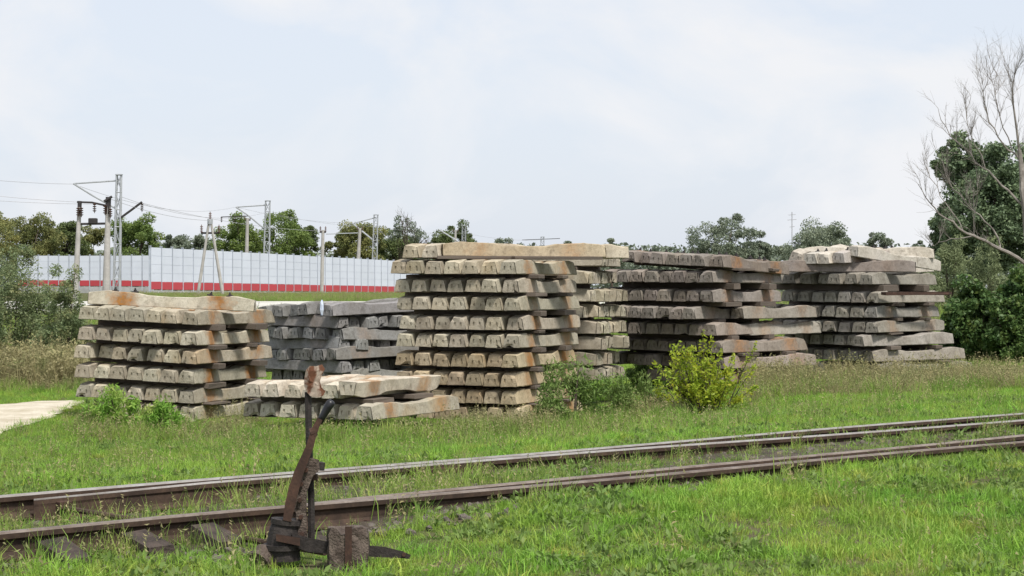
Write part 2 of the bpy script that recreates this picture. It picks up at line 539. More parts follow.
# joint blocks with bolts
for k, (rl, t, n, lab) in enumerate([(r_far, -.80, -.15, 'rusty joint block'), ]):
    mb = MB()
    rot = Matrix.Rotation(math.atan2(TD.y, TD.x), 3, 'Z')
    mb.box(tp(t, n - .05, ZH - .062), (.62, .055, .075), rot, bev=.008)
    o = mb.build('heel_block', M['rust'], rl)
    for q in range(4):
        m2 = MB()
        m2.cyl(tp(t - .22 + q * .147, n - .085, ZH - .062), .016, .03, Vector((TN.x, TN.y, 0)), 6)
        m2.build('bolt', M['rust'], o)
# timber ties, showing where the grass is thin
mb = MB(); mb.box((0, 0, .004), (.16, .30, .012), None, 0, .003)
for a_, b_ in ((-.05, .085), (.05, .085), (-.05, -.085), (.05, -.085)): mb.box((a_, b_, .02), (.026, .03, .028), None, 0, .004)
PLATE = mb.mesh('tie_plate', M['rust'])
rotT = Matrix.Rotation(math.atan2(TD.y, TD.x), 4, 'Z')
for i, t in enumerate(np.arange(-5.9, 8.2, .52)):
    mb = MB()
    L = 2.7
    mb.box((0, 0, 0), (.23, L, .15), None, 0, .014, .008)
    o = mb.build('wooden_tie', M['tie'])
    c = tp(t + R(-.03, .03), -GA / 2 + R(-.05, .05), ZH - RH - .082)
    o.matrix_world = Matrix.Translation(c) @ rotT @ Matrix.Rotation(R(-.03, .03), 4, 'Z')
    for nn_, sg in ((GA / 2, 1), (-GA / 2, -1)):
        pl_ = link('tie_plate', PLATE, o); pl_.location = (0, nn_, .077)
    tag(o, 'dark tarred wooden tie across the track, %s from the left edge' % ORD[i] if i < 20 else 'dark wooden tie across the track, %s from the right' % ORD[i - 20], 'railway tie', 'wooden ties under the rails')
# sloping timber blocks outside the near rail
for i, t in enumerate((-4.74, -4.26, -3.84)):
    vs = []
    for x in (-.075, .075):
        vs += [(x, 0.045, .0), (x, -.20, -.03), (x, -.20, .03), (x, .045, .092)]
    vs = [tuple(c + R(-.008, .008) for c in p) for p in vs]
    fs = [(0, 1, 2, 3), (7, 6, 5, 4), (0, 4, 5, 1), (1, 5, 6, 2), (2, 6, 7, 3), (3, 7, 4, 0)]
    o = link('brace_block', mesh_np('brace_block', vs, fs, M['tie']))
    c = tp(t, -GA - .10, ZH - RH + .0)
    o.matrix_world = Matrix.Translation(c) @ rotT
    tag(o, ['leftmost', 'middle', 'rightmost'][i] + ' dark sloping timber block wedged against the near rail at lower left', 'timber block', 'blocks against the near rail')
# throw rod
mb = MB()
mb.tube([tp(-3.72, -2.42, ZH - .13), tp(-3.72, -.06, ZH - .085)], .016, 8)
o = mb.build('throw_rod', M['railside'])
tag(o, 'thin rusty steel rod running across under both rails from the lever', 'rod')
for t, n in ((-3.72, -GA + .12), (-3.72, -.10)):
    mb = MB(); mb.box(tp(t, n, ZH - .07), (.08, .05, .05), Matrix.Rotation(math.atan2(TD.y, TD.x), 3, 'Z'), bev=.006)
    mb.build('clevis', M['rust'], o)

# ------------------------------------------------------------------ switch lever in the foreground
LY = 9.85
def lp(px, py, dy=0.0): return P(px, py, LY + dy)
gz = float(g(px2x(290, LY), LY))
lever = empty('switch_lever', (px2x(292, LY), LY, gz))
def lbuild(mb, name, mat, parent=None, smooth=False):
    o = mb.build(name, mat, lever if parent is None else parent, smooth)
    if parent is None:
        o.matrix_parent_inverse = Matrix.Translation(-lever.location)
    return o
def slab(mb, poly, y0, y1, jit=.0):
    """extrude a pixel outline between two depths"""
    n = len(poly)
    vs = []
    for dy in (y0, y1):
        for (a, b) in poly: vs.append(lp(a, b, dy) if jit == 0 else lp(a + R(-jit, jit), b + R(-jit, jit), dy))
    fs = [tuple(range(n)), tuple(range(2 * n - 1, n - 1, -1))]
    for i in range(n):
        j = (i + 1) % n
        fs.append((i, i + n, j + n, j))
    mb.add(vs, fs)
# socket casting
mb = MB()
mb.tube([lp(283, 560), lp(283, 542), lp(284, 530), lp(286, 522)], [.085, .078, .07, .062], 14)
mb.tube([lp(286, 524), lp(286.5, 519)], [.074, .074], 14)
mb.tube([lp(283, 549), lp(283, 544)], [.098, .098], 14)
sock = lbuild(mb, 'base_casting', M['iron'])
mb = MB()
slab(mb, [(276, 534), (300, 538), (300, 546), (276, 541)], -.10, -.078)
lbuild(mb, 'collar_strap', M['rust'])
# ribbed bracket
mb = MB()
slab(mb, [(296, 548), (307, 548), (306, 512), (307, 492), (313, 476), (320, 470), (319, 460), (311, 458), (302, 463), (295, 474), (291, 488), (292, 502), (296, 514)], -.01, .06, .5)
br = lbuild(mb, 'bracket', M['weight'])
for py in (470, 484, 500, 517, 534):
    x = {470: 306, 484: 301, 500: 300, 517: 301, 534: 302}[py]
    mb = MB()
    mb.cyl(lp(x, py, -.018), .011, .03, 'Y', 8)
    lbuild(mb, 'rivet', M['rust'], None)
mb = MB()
mb.tube([lp(319, 470, .03), lp(320, 462, .03)], .026, 10)
lbuild(mb, 'pivot_eye', M['iron'])
# lever bar: curved flat bar with black grip
mb = MB()
cl_0 = [(287, 521, 5.2), (290, 505, 6.4), (294, 488, 6.6), (299, 472, 6.0), (305, 458, 5.3), (310, 446, 4.8), (312.5, 437, 4.3), (316, 427, 4.0), (320, 419, 3.4)]
cl_ = [(a, b, c * .8) for a, b, c in cl_0]
L = []; Rr = []
for i, (x, y, h) in enumerate(cl_):
    a = cl_[max(0, i - 1)]; b = cl_[min(len(cl_) - 1, i + 1)]
    dx, dy = b[0] - a[0], b[1] - a[1]
    l = math.hypot(dx, dy); nx, ny = -dy / l, dx / l
    L.append((x + nx * h, y + ny * h)); Rr.append((x - nx * h, y - ny * h))
slab(mb, L + Rr[::-1], -.075, -.035)
lbuild(mb, 'lever_bar', M['rust'])
mb = MB()
mb.tube([lp(311, 433, -.055), lp(316, 431, -.055)], [.024, .022], 10)
lbuild(mb, 'grip_collar', M['rust'])
mb = MB()
mb.tube([lp(319, 423, -.055), lp(323, 416, -.055), lp(328, 407, -.055), lp(331, 402.5, -.055), lp(332.2, 400.6, -.055)], [.017, .0175, .021, .022, .012], 14)
lbuild(mb, 'grip', M['grip'], None, True)
# vertical rod with target plate
mb = MB()
mb.tube([lp(311.5, 552, .08), lp(311.2, 500, .08), lp(309, 440, .08), lp(308, 392, .08)], .0165, 8)
lbuild(mb, 'target_rod', M['iron'])
mb = MB(); mb.tube([lp(311.3, 480, .08), lp(311.3, 474, .08)], .032, 10)
lbuild(mb, 'rod_collar', M['rust'])
mb = MB()
mb.tube([lp(311.4, 541, .08), lp(311.4, 547, .08)], .034, 10)
lbuild(mb, 'rod_collar', M['rust'])
# curved target plate: a bent, corroded disc
v = []; f = []
ou = [(-10, -3), (-8, -13), (-4, -17.5), (3, -17), (9, -19), (12, -14), (8.5, -8), (7, -1), (9, 6), (12.5, 10), (10, 15), (4, 16.5), (-3, 15.5), (-7, 11.5), (-10, 5)]
SCL = LY / F
n = len(ou)
for ring, k in enumerate((0.0, .35, .7, 1.0)):
    if ring == 0:
        v.append((0, 0, 0)); continue
    for (a, b) in [(p * .88, q2 * .92) for p, q2 in ou]:
        x = a * k * SCL; z = -b * k * SCL
        v.append((x, .05 * (x / .06) ** 2 * .6 + R(-.003, .003), z))
for i in range(n): f.append((0, 1 + i, 1 + (i + 1) % n))
for rg in range(2):
    for i in range(n):
        j = (i + 1) % n
        f.append((1 + rg * n + i, 1 + (rg + 1) * n + i, 1 + (rg + 1) * n + j, 1 + rg * n + j))
pl = link('target_plate', mesh_np('target_plate', v, f, M['sign']), lever)
pl.location = Vector(lp(313.5, 382, .055)) - lever.location
sm = pl.modifiers.new('thick', 'SOLIDIFY'); sm.thickness = .007
pl['label'] = 'rust-eaten white painted plate on top of the rod'
# counterweight arm and block
mb = MB()
slab(mb, [(292, 533), (310, 538), (330, 542), (330, 554), (308, 552), (293, 546)], -.07, -.045)
lbuild(mb, 'counterweight_arm', M['iron'])
mb = MB()
slab(mb, [(366, 545), (385, 547), (402, 551), (411, 555), (409, 559), (400, 558), (385, 557.5), (366, 556.5)], -.07, -.045)
arm = lbuild(mb, 'arm_end', M['iron'])
mb = MB()
mb.cyl(lp(404, 554.5, -.078), .010, .02, 'Y', 8)
mb.build('arm_pin', M['rust'], arm)
mb = MB()
def block(x0, x1, y0, y1, d0, d1, nx=6, nz=6):
    import itertools
    vs = {}; out = []; fs = []
    def vid(i, j, k):
        key = (i, j, k)
        if key not in vs:
            a = x0 + (x1 - x0) * i / nx; b = y0 + (y1 - y0) * j / nz; c = d0 + (d1 - d0) * k / 3
            ex = (i in (0, nx)) + (j in (0, nz)) + (k in (0, 3))
            p = lp(a, b, c)
            ctr = lp((x0 + x1) / 2, (y0 + y1) / 2, (d0 + d1) / 2)
            if ex >= 2: p = p + (ctr - p) * (.055 * (ex - 1))
            if j == 0 and 2 <= i <= 3 and k <= 1: p.z -= .03
            p += Vector((R(-.006, .006), R(-.006, .006), R(-.006, .006)))
            vs[key] = len(out); out.append(p)
        return vs[key]
    for i in range(nx):
        for j in range(nz):
            fs.append((vid(i, j, 0), vid(i + 1, j, 0), vid(i + 1, j + 1, 0), vid(i, j + 1, 0)))
            fs.append((vid(i, j, 3), vid(i, j + 1, 3), vid(i + 1, j + 1, 3), vid(i + 1, j, 3)))
    for i in range(nx):
        for k in range(3):
            fs.append((vid(i, 0, k), vid(i, 0, k + 1), vid(i + 1, 0, k + 1), vid(i + 1, 0, k)))
            fs.append((vid(i, nz, k), vid(i + 1, nz, k), vid(i + 1, nz, k + 1), vid(i, nz, k + 1)))
    for j in range(nz):
        for k in range(3):
            fs.append((vid(0, j, k), vid(0, j + 1, k), vid(0, j + 1, k + 1), vid(0, j, k + 1)))
            fs.append((vid(nx, j, k), vid(nx, j, k + 1), vid(nx, j + 1, k + 1), vid(nx, j + 1, k)))
    return out, fs
mb.add(*block(327.5, 369, 526, 578, -.15, .06))
wt = lbuild(mb, 'counterweight', M['weight'])
wt['label'] = 'rough rusty block-shaped counterweight'
mb = MB()
slab(mb, [(345, 526.5), (352, 526.5), (352, 556), (350.5, 566), (345, 566)], -.158, -.148)
lbuild(mb, 'clamp_strip', M['rust'])
# old disc lying at the foot
mb = MB()
c = lp(266, 561, -.02)
mb.tube([c + Vector((-.03, -.05, .0)), c + Vector((.0, .0, .035))], [.056, .058], 18)
mb.tube([c + Vector((-.034, -.056, -.004)), c + Vector((-.02, -.03, .01))], [.02, .02], 12)
lbuild(mb, 'foot_disc', M['weight'])
tag(lever, 'rusty railway switch lever with black grip, target plate and block counterweight', 'switch lever')

# ------------------------------------------------------------------ concrete sleepers
ST = [(0, .180), (.10, .196), (.30, .219), (.37, .221), (.43, .212), (.72, .206), (.80, .200), (.98, .172), (1.35, .164)]
ST = [(u, h * 1.075) for u, h in ST]
ST = ST + [(2.7 - u, h) for u, h in ST[-2::-1]]
def sleeper_mesh(seed):
    r = random.Random(seed)
    def J(a): return r.uniform(-a, a)
    v = []; f = []
    NS = len(ST)
    chip = {r.randrange(NS): r.uniform(.015, .05) for _ in range(3)}
    for i, (u, h) in enumerate(ST):
        e = abs(u - 1.35) / 1.35
        wb = .118 + .026 * min(1, max(0, (e - .1) / .5))
        wt = wb - .013 - .085 * h - (.008 if i in (0, NS - 1) else 0)
        c = .009
        k = chip.get(i, 0)
        sec = [(-wb + .01, 0), (wb - .01, 0), (wb, .012), (wt + .004, h - c), (wt - c, h), (-wt + c, h), (-wt - .004, h - c), (-wb, .012)]
        uu = u + (.006 if i == 0 else 0) - (.006 if i == NS - 1 else 0)
        for q, (y, z) in enumerate(sec):
            if k and q in ((3, 4) if seed % 2 else (5, 6)): y *= 1 - k * 2.5; z -= k * .6
            v.append((uu + J(.008), y + J(.005), z + J(.0035)))
    for i in range(NS - 1):
        for q in range(8):
            q2 = (q + 1) % 8
            f.append((i * 8 + q, (i + 1) * 8 + q, (i + 1) * 8 + q2, i * 8 + q2))
    # end faces with two recessed slots
    for side in (0, 1):
        h = ST[0][1]
        x = -.002 if side == 0 else 2.702
        dpt = .014 if side == 0 else -.014
        wb = .142; wt_ = .142 - .013 - .085 * h - .008
        zs = [.006, .058 + J(.014), .118 + J(.014), h - .004]
        a_ = .48 + J(.08); b_ = .42 + J(.08); cs = [-1, -a_ - .12, -a_ + .12, b_ - .12, b_ + .12, 1]
        b = len(v)
        for z in zs:
            wz = wb + (wt_ - wb) * z / h
            for c in cs:
                v.append((x + J(.003), c * wz, z + (J(.004) if abs(c) == 1 else 0)))
        for j in range(3):
            for i in range(5):
                q = [b + j * 6 + i, b + j * 6 + i + 1, b + (j + 1) * 6 + i + 1, b + (j + 1) * 6 + i]
                if j == 1 and i in (1, 3):
                    n0 = len(v)
                    for a in q: v.append((v[a][0] + dpt, v[a][1] * 1.0, v[a][2]))
                    for a in range(4):
                        a2 = (a + 1) % 4
                        f.append((q[a], q[a2], n0 + a2, n0 + a))
                    f.append((n0, n0 + 1, n0 + 2, n0 + 3))
                else: f.append(tuple(q))
    ctr_ = Vector((1.35, 0, .1))
    for _ in range(r.choice((1, 2, 3, 4))):
        cp = Vector((r.choice((0, 2.7)) if r.random() < .75 else r.uniform(.2, 2.5), r.choice((-1, 1)) * r.uniform(.05, .14), r.choice((0, .2, .2))))
        rad = r.uniform(.04, .09); dep = r.uniform(.15, .36)
        for i_, p_ in enumerate(v):
            p_ = Vector(p_); dd = (p_ - cp).length
            if dd < rad:
                tgt = Vector((min(max(p_.x, .12), 2.58), p_.y * .5, .1))
                v[i_] = tuple(p_.lerp(tgt, dep * (1 - dd / rad)))
    me = mesh_np('concrete_sleeper', v, f, M['concrete'])
    bm = bmesh.new(); bm.from_mesh(me)
    bmesh.ops.recalc_face_normals(bm, faces=bm.faces)
    bm.to_mesh(me); bm.free()
    return me
SLM = [sleeper_mesh(s) for s in range(18)]
def bolt_mesh():
    mb = MB()
    mb.box((0, 0, .012), (.11, .05, .024), None, 0, .004)
    mb.cyl((0, 0, .045), .014, .06, 'Z', 6)
    mb.cyl((0, 0, .036), .026, .024, 'Z', 6)
    return mb.mesh('rail_clamp', M['dark'])
BOLT = bolt_mesh()
SLEEPERS = []
FOOT = []      # footprints, for keeping grass out
def sleeper(pos, yaw, label, group, col, rust, pitch=0.0, roll=0.0, flip=False, bolts=False):
    o = link('concrete_sleeper', random.choice(SLM))
    m = Matrix.Translation(pos) @ Matrix.Rotation(yaw, 4, 'Z') @ Matrix.Rotation(-pitch, 4, 'Y') @ Matrix.Rotation(roll, 4, 'X')
    if flip: m = m @ Matrix.Translation((0, 0, .245)) @ Matrix.Rotation(math.pi, 4, 'X')
    if random.random() < .5 and not flip:
        m = m @ Matrix.Translation((2.7, 0, 0)) @ Matrix.Rotation(math.pi, 4, 'Z')
    o.matrix_world = m
    k = R(.78, 1.14)
    o.color = (col[0] * k * R(.97, 1.03), col[1] * k, col[2] * k * R(.96, 1.04), max(0, min(1, rust + R(-.35, .35))))
    tag(o, label, 'sleeper', group)
    if bolts:
        for u in (.42, .74, 1.96, 2.28):
            if bolts == 2 and random.random() < .3: continue
            b = link('rail_clamp', BOLT, o)
            b.location = (u, R(-.03, .03), .224 + R(-.006, .004))
            b.rotation_euler = (R(-.2, .2), R(-.25, .25), R(-.4, .4))
    SLEEPERS.append(o)
    return o

def stack(desc, group, px0, Y0, th, n, sp, layers, col, rust, tiltv=0.0, spacers=True, spw=.26, top=0):
    """layers from the top: dict(z, px, n, skip, th, ...); px is the right bottom corner of the nearest end face"""
    S = F / Y0
    nl = len(layers)
    for li, ld in enumerate(layers):
        t = math.radians(ld.get('th', th))
        a = Vector((math.sin(t), math.cos(t), 0)); b = Vector((-math.cos(t), math.sin(t), 0))
        c0 = Vector((px2x(px0, Y0) + (ld.get('px', px0) - px0) / S, Y0 + ld.get('dy', 0), 0))
        nn = ld.get('n', n)
        s_ = ld.get('sp', sp)
        tv = ld.get('tv', tiltv)
        vv = .145
        for i in range(nn):
            if i in ld.get('skip', ()):
                vv += s_; continue
            du = R(-.06, .06) + (R(-.18, .18) if random.random() < .15 else 0)
            dvv = vv + R(-.012, .012)
            p = c0 + a * du + b * dvv
            p.z = ld['z'] + tv * dvv + R(-.006, .006)
            lab = '%s concrete sleeper from the right, %s row from top, %s' % (ORD[i], ORD[li + top], desc)
            cc = ld.get('col', col)
            sleeper(p, math.pi / 2 - t + R(-.022, .022), lab, group, cc, ld.get('rust', rust), ld.get('pitch', 0) + R(-.006, .006),
                    math.atan(tv) + R(-.02, .02), i in ld.get('flip', ()), ld.get('bolts', False))
            vv += s_ + (R(0, .03) if random.random() < .25 else 0)
        if spacers and li < nl - 1:
            zt = layers[li + 1]['z'] + .239
            gap = ld['z'] - zt
            if gap > .015:
                for k, u in enumerate((R(.62, .78), R(1.95, 2.1))):
                    w_ = spw * R(.8, 1.2)
                    if random.random() < .3: w_ *= R(1.6, 2.6)
                    mb = MB()
                    Lw = nn * s_ + R(-.05, .25)
                    mb.box((0, 0, 0), (w_, Lw, gap + .012), None, 0, .008, .006)
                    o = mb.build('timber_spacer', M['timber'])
                    pc = c0 + a * u + b * (Lw / 2 - R(.02, .16))
                    pc.z = zt + gap / 2 - .012 + tv * Lw / 2
                    o.matrix_world = Matrix.Translation(pc) @ Matrix.Rotation(math.pi / 2 - t + R(-.05, .05), 4, 'Z') @ Matrix.Rotation(math.atan(tv), 4, 'X')
                    tag(o, '%s grey timber under the %s row from the top, %s' % (('near', 'far')[k], ORD[li + top], desc), 'timber', 'spacers of ' + group)
    t = math.radians(th)
    a = Vector((math.sin(t), math.cos(t), 0)); b = Vector((-math.cos(t), math.sin(t), 0))
    c0 = Vector((px2x(px0, Y0), Y0, 0))
    FOOT.append((c0, a, b, 2.7, n * sp + .05))

BEIGE = (.43, .395, .315)
WARM = (.40, .335, .235)
PINK = (.262, .232, .205)
GREYW = (.325, .306, .272)
DKGREY = (.262, .262, .258)
PALE = (.52, .48, .405)

# left stack
YA = 32.3
SA = F / YA
def zl(py, Y, d=0): return py2z(py, Y)
stack('left stack', 'sleepers of the left stack', 196.5, YA, 19, 7, .302, [
    dict(z=zl(325, YA), px=195, tv=.040, rust=.75), dict(z=zl(345.9, YA), px=196.5, rust=.6), dict(z=zl(364.5, YA), px=197.5, n=7, sp=.315, rust=.7),
    dict(z=zl(384.3, YA), px=195, rust=.65), dict(z=zl(404, YA), px=193, rust=.5), dict(z=zl(420.5, YA), px=193, n=6, rust=.3)], BEIGE, .6, .042, top=1)
yt = YA + 1.0
sleeper(Vector((px2x(89, yt), yt, py2z(304, yt))), 0.0 + .01, 'long pale rust-stained concrete sleeper lying across the top of the left stack', 'sleepers lying across stack tops', PALE, 1.0, pitch=-.047, bolts=1)

# low two-row stack in front
YS = 29.1
stack('low two-row stack', 'sleepers of the low stack', 375, YS, 25, 7, .318, [
    dict(z=zl(399.5, YS), px=357, n=6, flip=(0,), rust=.6), dict(z=zl(420.5, YS), px=375, rust=.5)], PALE, .5, .0)
mb = MB(); mb.box((0, 0, 0), (.34, .3, .12), None, 0, .03, .02)
o = mb.build('concrete_block', M['concrete']); o.location = P(370, 432, YS + .35); o.color = (*WARM, .1); o.rotation_euler = (0, 0, .4)
tag(o, 'small rough concrete block supporting the low two-row stack', 'block')

# tallest stack
YB = 32.0
stack('tallest stack', 'sleepers of the tallest stack', 520, YB, 22.4, 7, .303, [
    dict(z=zl(274, YB), px=516, sp=.315), dict(z=zl(292.5, YB), px=519), dict(z=zl(310.8, YB), px=520.5), dict(z=zl(330.7, YB), px=521.5),
    dict(z=zl(348.3, YB), px=519.5), dict(z=zl(368, YB), px=520, col=WARM, rust=.7), dict(z=zl(387, YB), px=518, n=7, col=WARM), dict(z=zl(405, YB), px=517, n=7, col=WARM),
    dict(z=zl(421.5, YB), px=521, n=6, col=WARM)], BEIGE, .5, .004, top=1)
zt = zl(274, YB) + .243
tB = math.radians(22.4)
for i, (px, py, dy) in enumerate([(437, 256, .5), (414.5, 256, .55)]):
    pass
aB = Vector((math.sin(tB), math.cos(tB), 0)); bB = Vector((-math.cos(tB), math.sin(tB), 0))
cB = Vector((px2x(520, YB), YB, 0))
for i, v_ in enumerate((1.55, 1.90)):
    p = cB + bB * v_ + aB * (.02 * i); p.z = zt + .02
    sleeper(p, math.pi / 2 - tB, ['right', 'left'][i] + ' of two sleeper ends poking out at upper left of the tallest stack', 'sleepers lying across stack tops', BEIGE, .3)
TOPS = [(441, YB + .75, 253 + 4, .22, WARM, .8, 'nearest long ochre-stained sleeper lying sideways on the tallest stack'),
        (462, YB + 1.95, 260, .38, WARM, .7, 'long ochre sleeper lying sideways, reaching past the right side of the tallest stack'),
        (470, YB + 1.75, 258, .25, BEIGE, .4, 'long pale sleeper lying sideways behind others on the tallest stack')]
for px, y, py, yaw, c, ru, lab in TOPS:
    sleeper(Vector((px2x(px, y), y, zt + .045)), yaw, lab, 'sleepers lying across stack tops', c, ru, pitch=-.004)
for i, (px, y, L_, yaw) in enumerate([(436, YB + .62, 1.6, .25), (513, YB + .75, 1.5, .32)]):
    mb = MB(); mb.box((L_ / 2, 0, 0), (L_, .2, .05), None, 0, .006, .005)
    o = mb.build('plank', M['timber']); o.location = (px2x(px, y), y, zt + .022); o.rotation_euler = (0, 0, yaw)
    tag(o, ['left', 'right'][i] + ' flat weathered plank under the sideways sleepers on the tallest stack', 'plank')

# stack tucked behind the tallest one
Y3 = 35.3
stack('stack seen end-on behind the tallest', 'sleepers of the stack behind the tallest', 618, Y3 + 1.65, -68, 5, .315, [
    dict(z=zl(265.5, Y3), px=622, n=4), dict(z=zl(283, Y3), px=616), dict(z=zl(301.5, Y3), px=626), dict(z=zl(317.5, Y3), px=620), dict(z=zl(333.8, Y3), px=624),
    dict(z=zl(349.5, Y3), px=628), dict(z=zl(366, Y3), px=622), dict(z=zl(381, Y3), px=624), ], BEIGE, .2, -.006)

# stack behind the yellow shrub
Y4 = 36.6
stack('stack behind the yellow shrub', 'sleepers of the stack behind the yellow shrub', 714, Y4, 35, 7, .295, [
    dict(z=zl(267.5, Y4), px=722, tv=.055, bolts=2, pitch=-.045, n=7), dict(z=zl(283, Y4), px=714, n=8), dict(z=zl(302, Y4), px=714, n=8), dict(z=zl(319.5, Y4), px=697, n=7),
    dict(z=zl(336, Y4), px=716, n=7), dict(z=zl(353.5, Y4), px=724, n=9, th=42), dict(z=zl(369, Y4), px=724, n=9, th=45), dict(z=zl(383.5, Y4), px=722, n=6, th=42)], PINK, .3, .012)
t4 = math.radians(38)
for px, y, py, lab in [(737, Y4 + .9, 320, 'fourth'), (742, Y4 + 1.2, 336.5, 'fifth')]:
    sleeper(Vector((px2x(px, y), y, py2z(py - 1, y))), math.pi / 2 - t4, 'sleeper jutting out right in the %s row, stack behind the yellow shrub' % lab, 'sleepers jutting out', GREYW, .2)

# rightmost stack
Y5 = 39.4
stack('rightmost stack', 'sleepers of the rightmost stack', 876, Y5, 39, 6, .315, [
    dict(z=zl(284.5, Y5), px=872, n=7, sp=.33), dict(z=zl(303, Y5), px=880, n=7), dict(z=zl(318, Y5), px=877, n=8), dict(z=zl(333, Y5), px=880, n=8),
    dict(z=zl(346.5, Y5), px=870, n=7, th=50), dict(z=zl(362, Y5), px=872, n=7, th=52), dict(z=zl(375.5, Y5), px=880, n=5, th=52)], GREYW, .2, .012, top=1)
# disordered sleepers on its top
z5 = zl(284.5, Y5) + .207
for k, (px, py, y, yaw, pit, rol, bol, lab) in enumerate([
    (795, 262, Y5 + .9, 58, .06, .24, 0, 'leftmost tilted sleeper end on top of the rightmost stack'),
    (810, 264, Y5 + .55, 55, .03, -.02, 2, 'second sleeper end from the left on top of the rightmost stack'),
    (823, 264, Y5 + .45, 54, .05, .0, 2, 'third sleeper end from the left on top of the rightmost stack'),
    (838, 263, Y5 + .4, 52, .04, .03, 1, 'fourth sleeper end from the left on top of the rightmost stack'),
    (852, 256, Y5 + .5, 42, -.10, .12, 0, 'raised tilted sleeper near the middle on top of the rightmost stack'),
    (872, 275, Y5 + 1.1, 55, .03, -.02, 0, 'rightmost short sleeper end on top of the rightmost stack'),
    (858, 273, Y5 + .9, 52, .03, .02, 0, 'second sleeper end from the right on top of the rightmost stack')]):
    sleeper(P(px, py, y), math.radians(yaw), lab, 'sleepers on top of the rightmost stack', (.48, .455, .41), .15, pitch=pit, roll=rol, bolts=bol)
sleeper(P(776, 272, Y5 + .75), math.radians(-3), 'long dark sleeper lying sideways under the top row of the rightmost stack', 'sleepers on top of the rightmost stack', PINK, .1)
sleeper(P(803, 258, Y5 + 1.7), math.radians(8), 'highest sleeper lying sideways at the back of the rightmost stack', 'sleepers on top of the rightmost stack', (.50, .48, .43), .1)
mb = MB(); mb.box((0, 0, 0), (2.1, .12, .06), None, 0, .006, .006)
o = mb.build('plank', M['rust']); o.location = P(917, 293.5, Y5 + .6); o.rotation_euler = (0, 0, math.radians(42))
tag(o, 'reddish brown plank squeezed into the right side of the rightmost stack', 'plank')

# dark grey crosswise stack in the middle distance
YG = 36.3
zg = [py2z(p, YG) for p in (317, 328, 339, 350, 361, 372, 383)]
SG = F / YG
cG = Vector((px2x(340, YG), YG, 0))
for li, z in enumerate(zg):
    z = zg[li]
    t = math.radians(40) if li % 2 == 0 else math.radians(40)
    aG = Vector((math.sin(t), math.cos(t), 0)); bG = Vector((-math.cos(t), math.sin(t), 0))
    cross = li % 2 == 1
    ly = R(-.07, .07); lsh = R(-.12, .12); ltl = R(-.03, .03)
    for i in range(6):
        if li > 0 and i > 1 and random.random() < .05: continue
        jit = R(-.12, .12) + lsh
        pit = R(-.03, .03)
        if not cross:
            p = cG + bG * (.15 + i * .34) + aG * jit; yaw = math.pi / 2 - t
        else:
            p = cG + aG * (.15 + i * .36) + bG * jit; yaw = math.pi - t
        p.z = z - .01 + R(-.012, .012) + ltl * (i - 2.5) * .3 + (.05 * (1 - abs(i - 1) / 3) if li == 0 else 0)
        sleeper(p, yaw + ly + R(-.06, .06), '%s dark grey sleeper from front corner, %s layer from top, grey crosswise stack' % (ORD[i], ORD[li]),
                'sleepers of the grey crosswise stack', DKGREY, .0, pit, R(-.09, .09))
FOOT.append((cG, aG, bG, 2.7, 2.7))
p = P(322, 309, YG - .3)
# scrap of plastic caught on the grey stack
v = []; f = []
for i in range(7):
    for k in range(8):
        a = k / 8 * 2 * math.pi
        r = .014 + .022 * math.sin(i / 6 * math.pi) + R(-.008, .008)
        v.append((p.x + r * math.cos(a), p.y + r * math.sin(a) * .8, p.z + .16 - i * .045))
for i in range(6):
    for k in range(8):
        f.append((i * 8 + k, i * 8 + (k + 1) % 8, (i + 1) * 8 + (k + 1) % 8, (i + 1) * 8 + k))
f.append(tuple(range(8))); f.append(tuple(range(48, 56))[::-1])
tag(link('plastic_scrap', mesh_np('plastic_scrap', v, f, M['plastic'])), 'crumpled bluish white plastic scrap on top of the dark grey stack', 'plastic')
# rubble beside the left stack
for i, (px, py, s) in enumerate([(176, 416, .24), (168, 418, .16), (190, 419, .14)]):
    y = YA - .6
    mb = MB(); mb.box((0, 0, 0), (s * 1.5, s, s * .6), None, 0, .03, .03)
    o = mb.build('rubble_lump', M['concrete']); x = px2x(px, y)
    o.location = (x, y, float(g(x, y)) + s * .2); o.color = (*BEIGE, 0); o.rotation_euler = (R(-.2, .2), R(-.2, .2), R(0, 3))
    tag(o, ['largest', 'leftmost small', 'rightmost small'][i] + ' lump of concrete rubble at the foot of the left stack', 'rubble', 'rubble by the left stack')

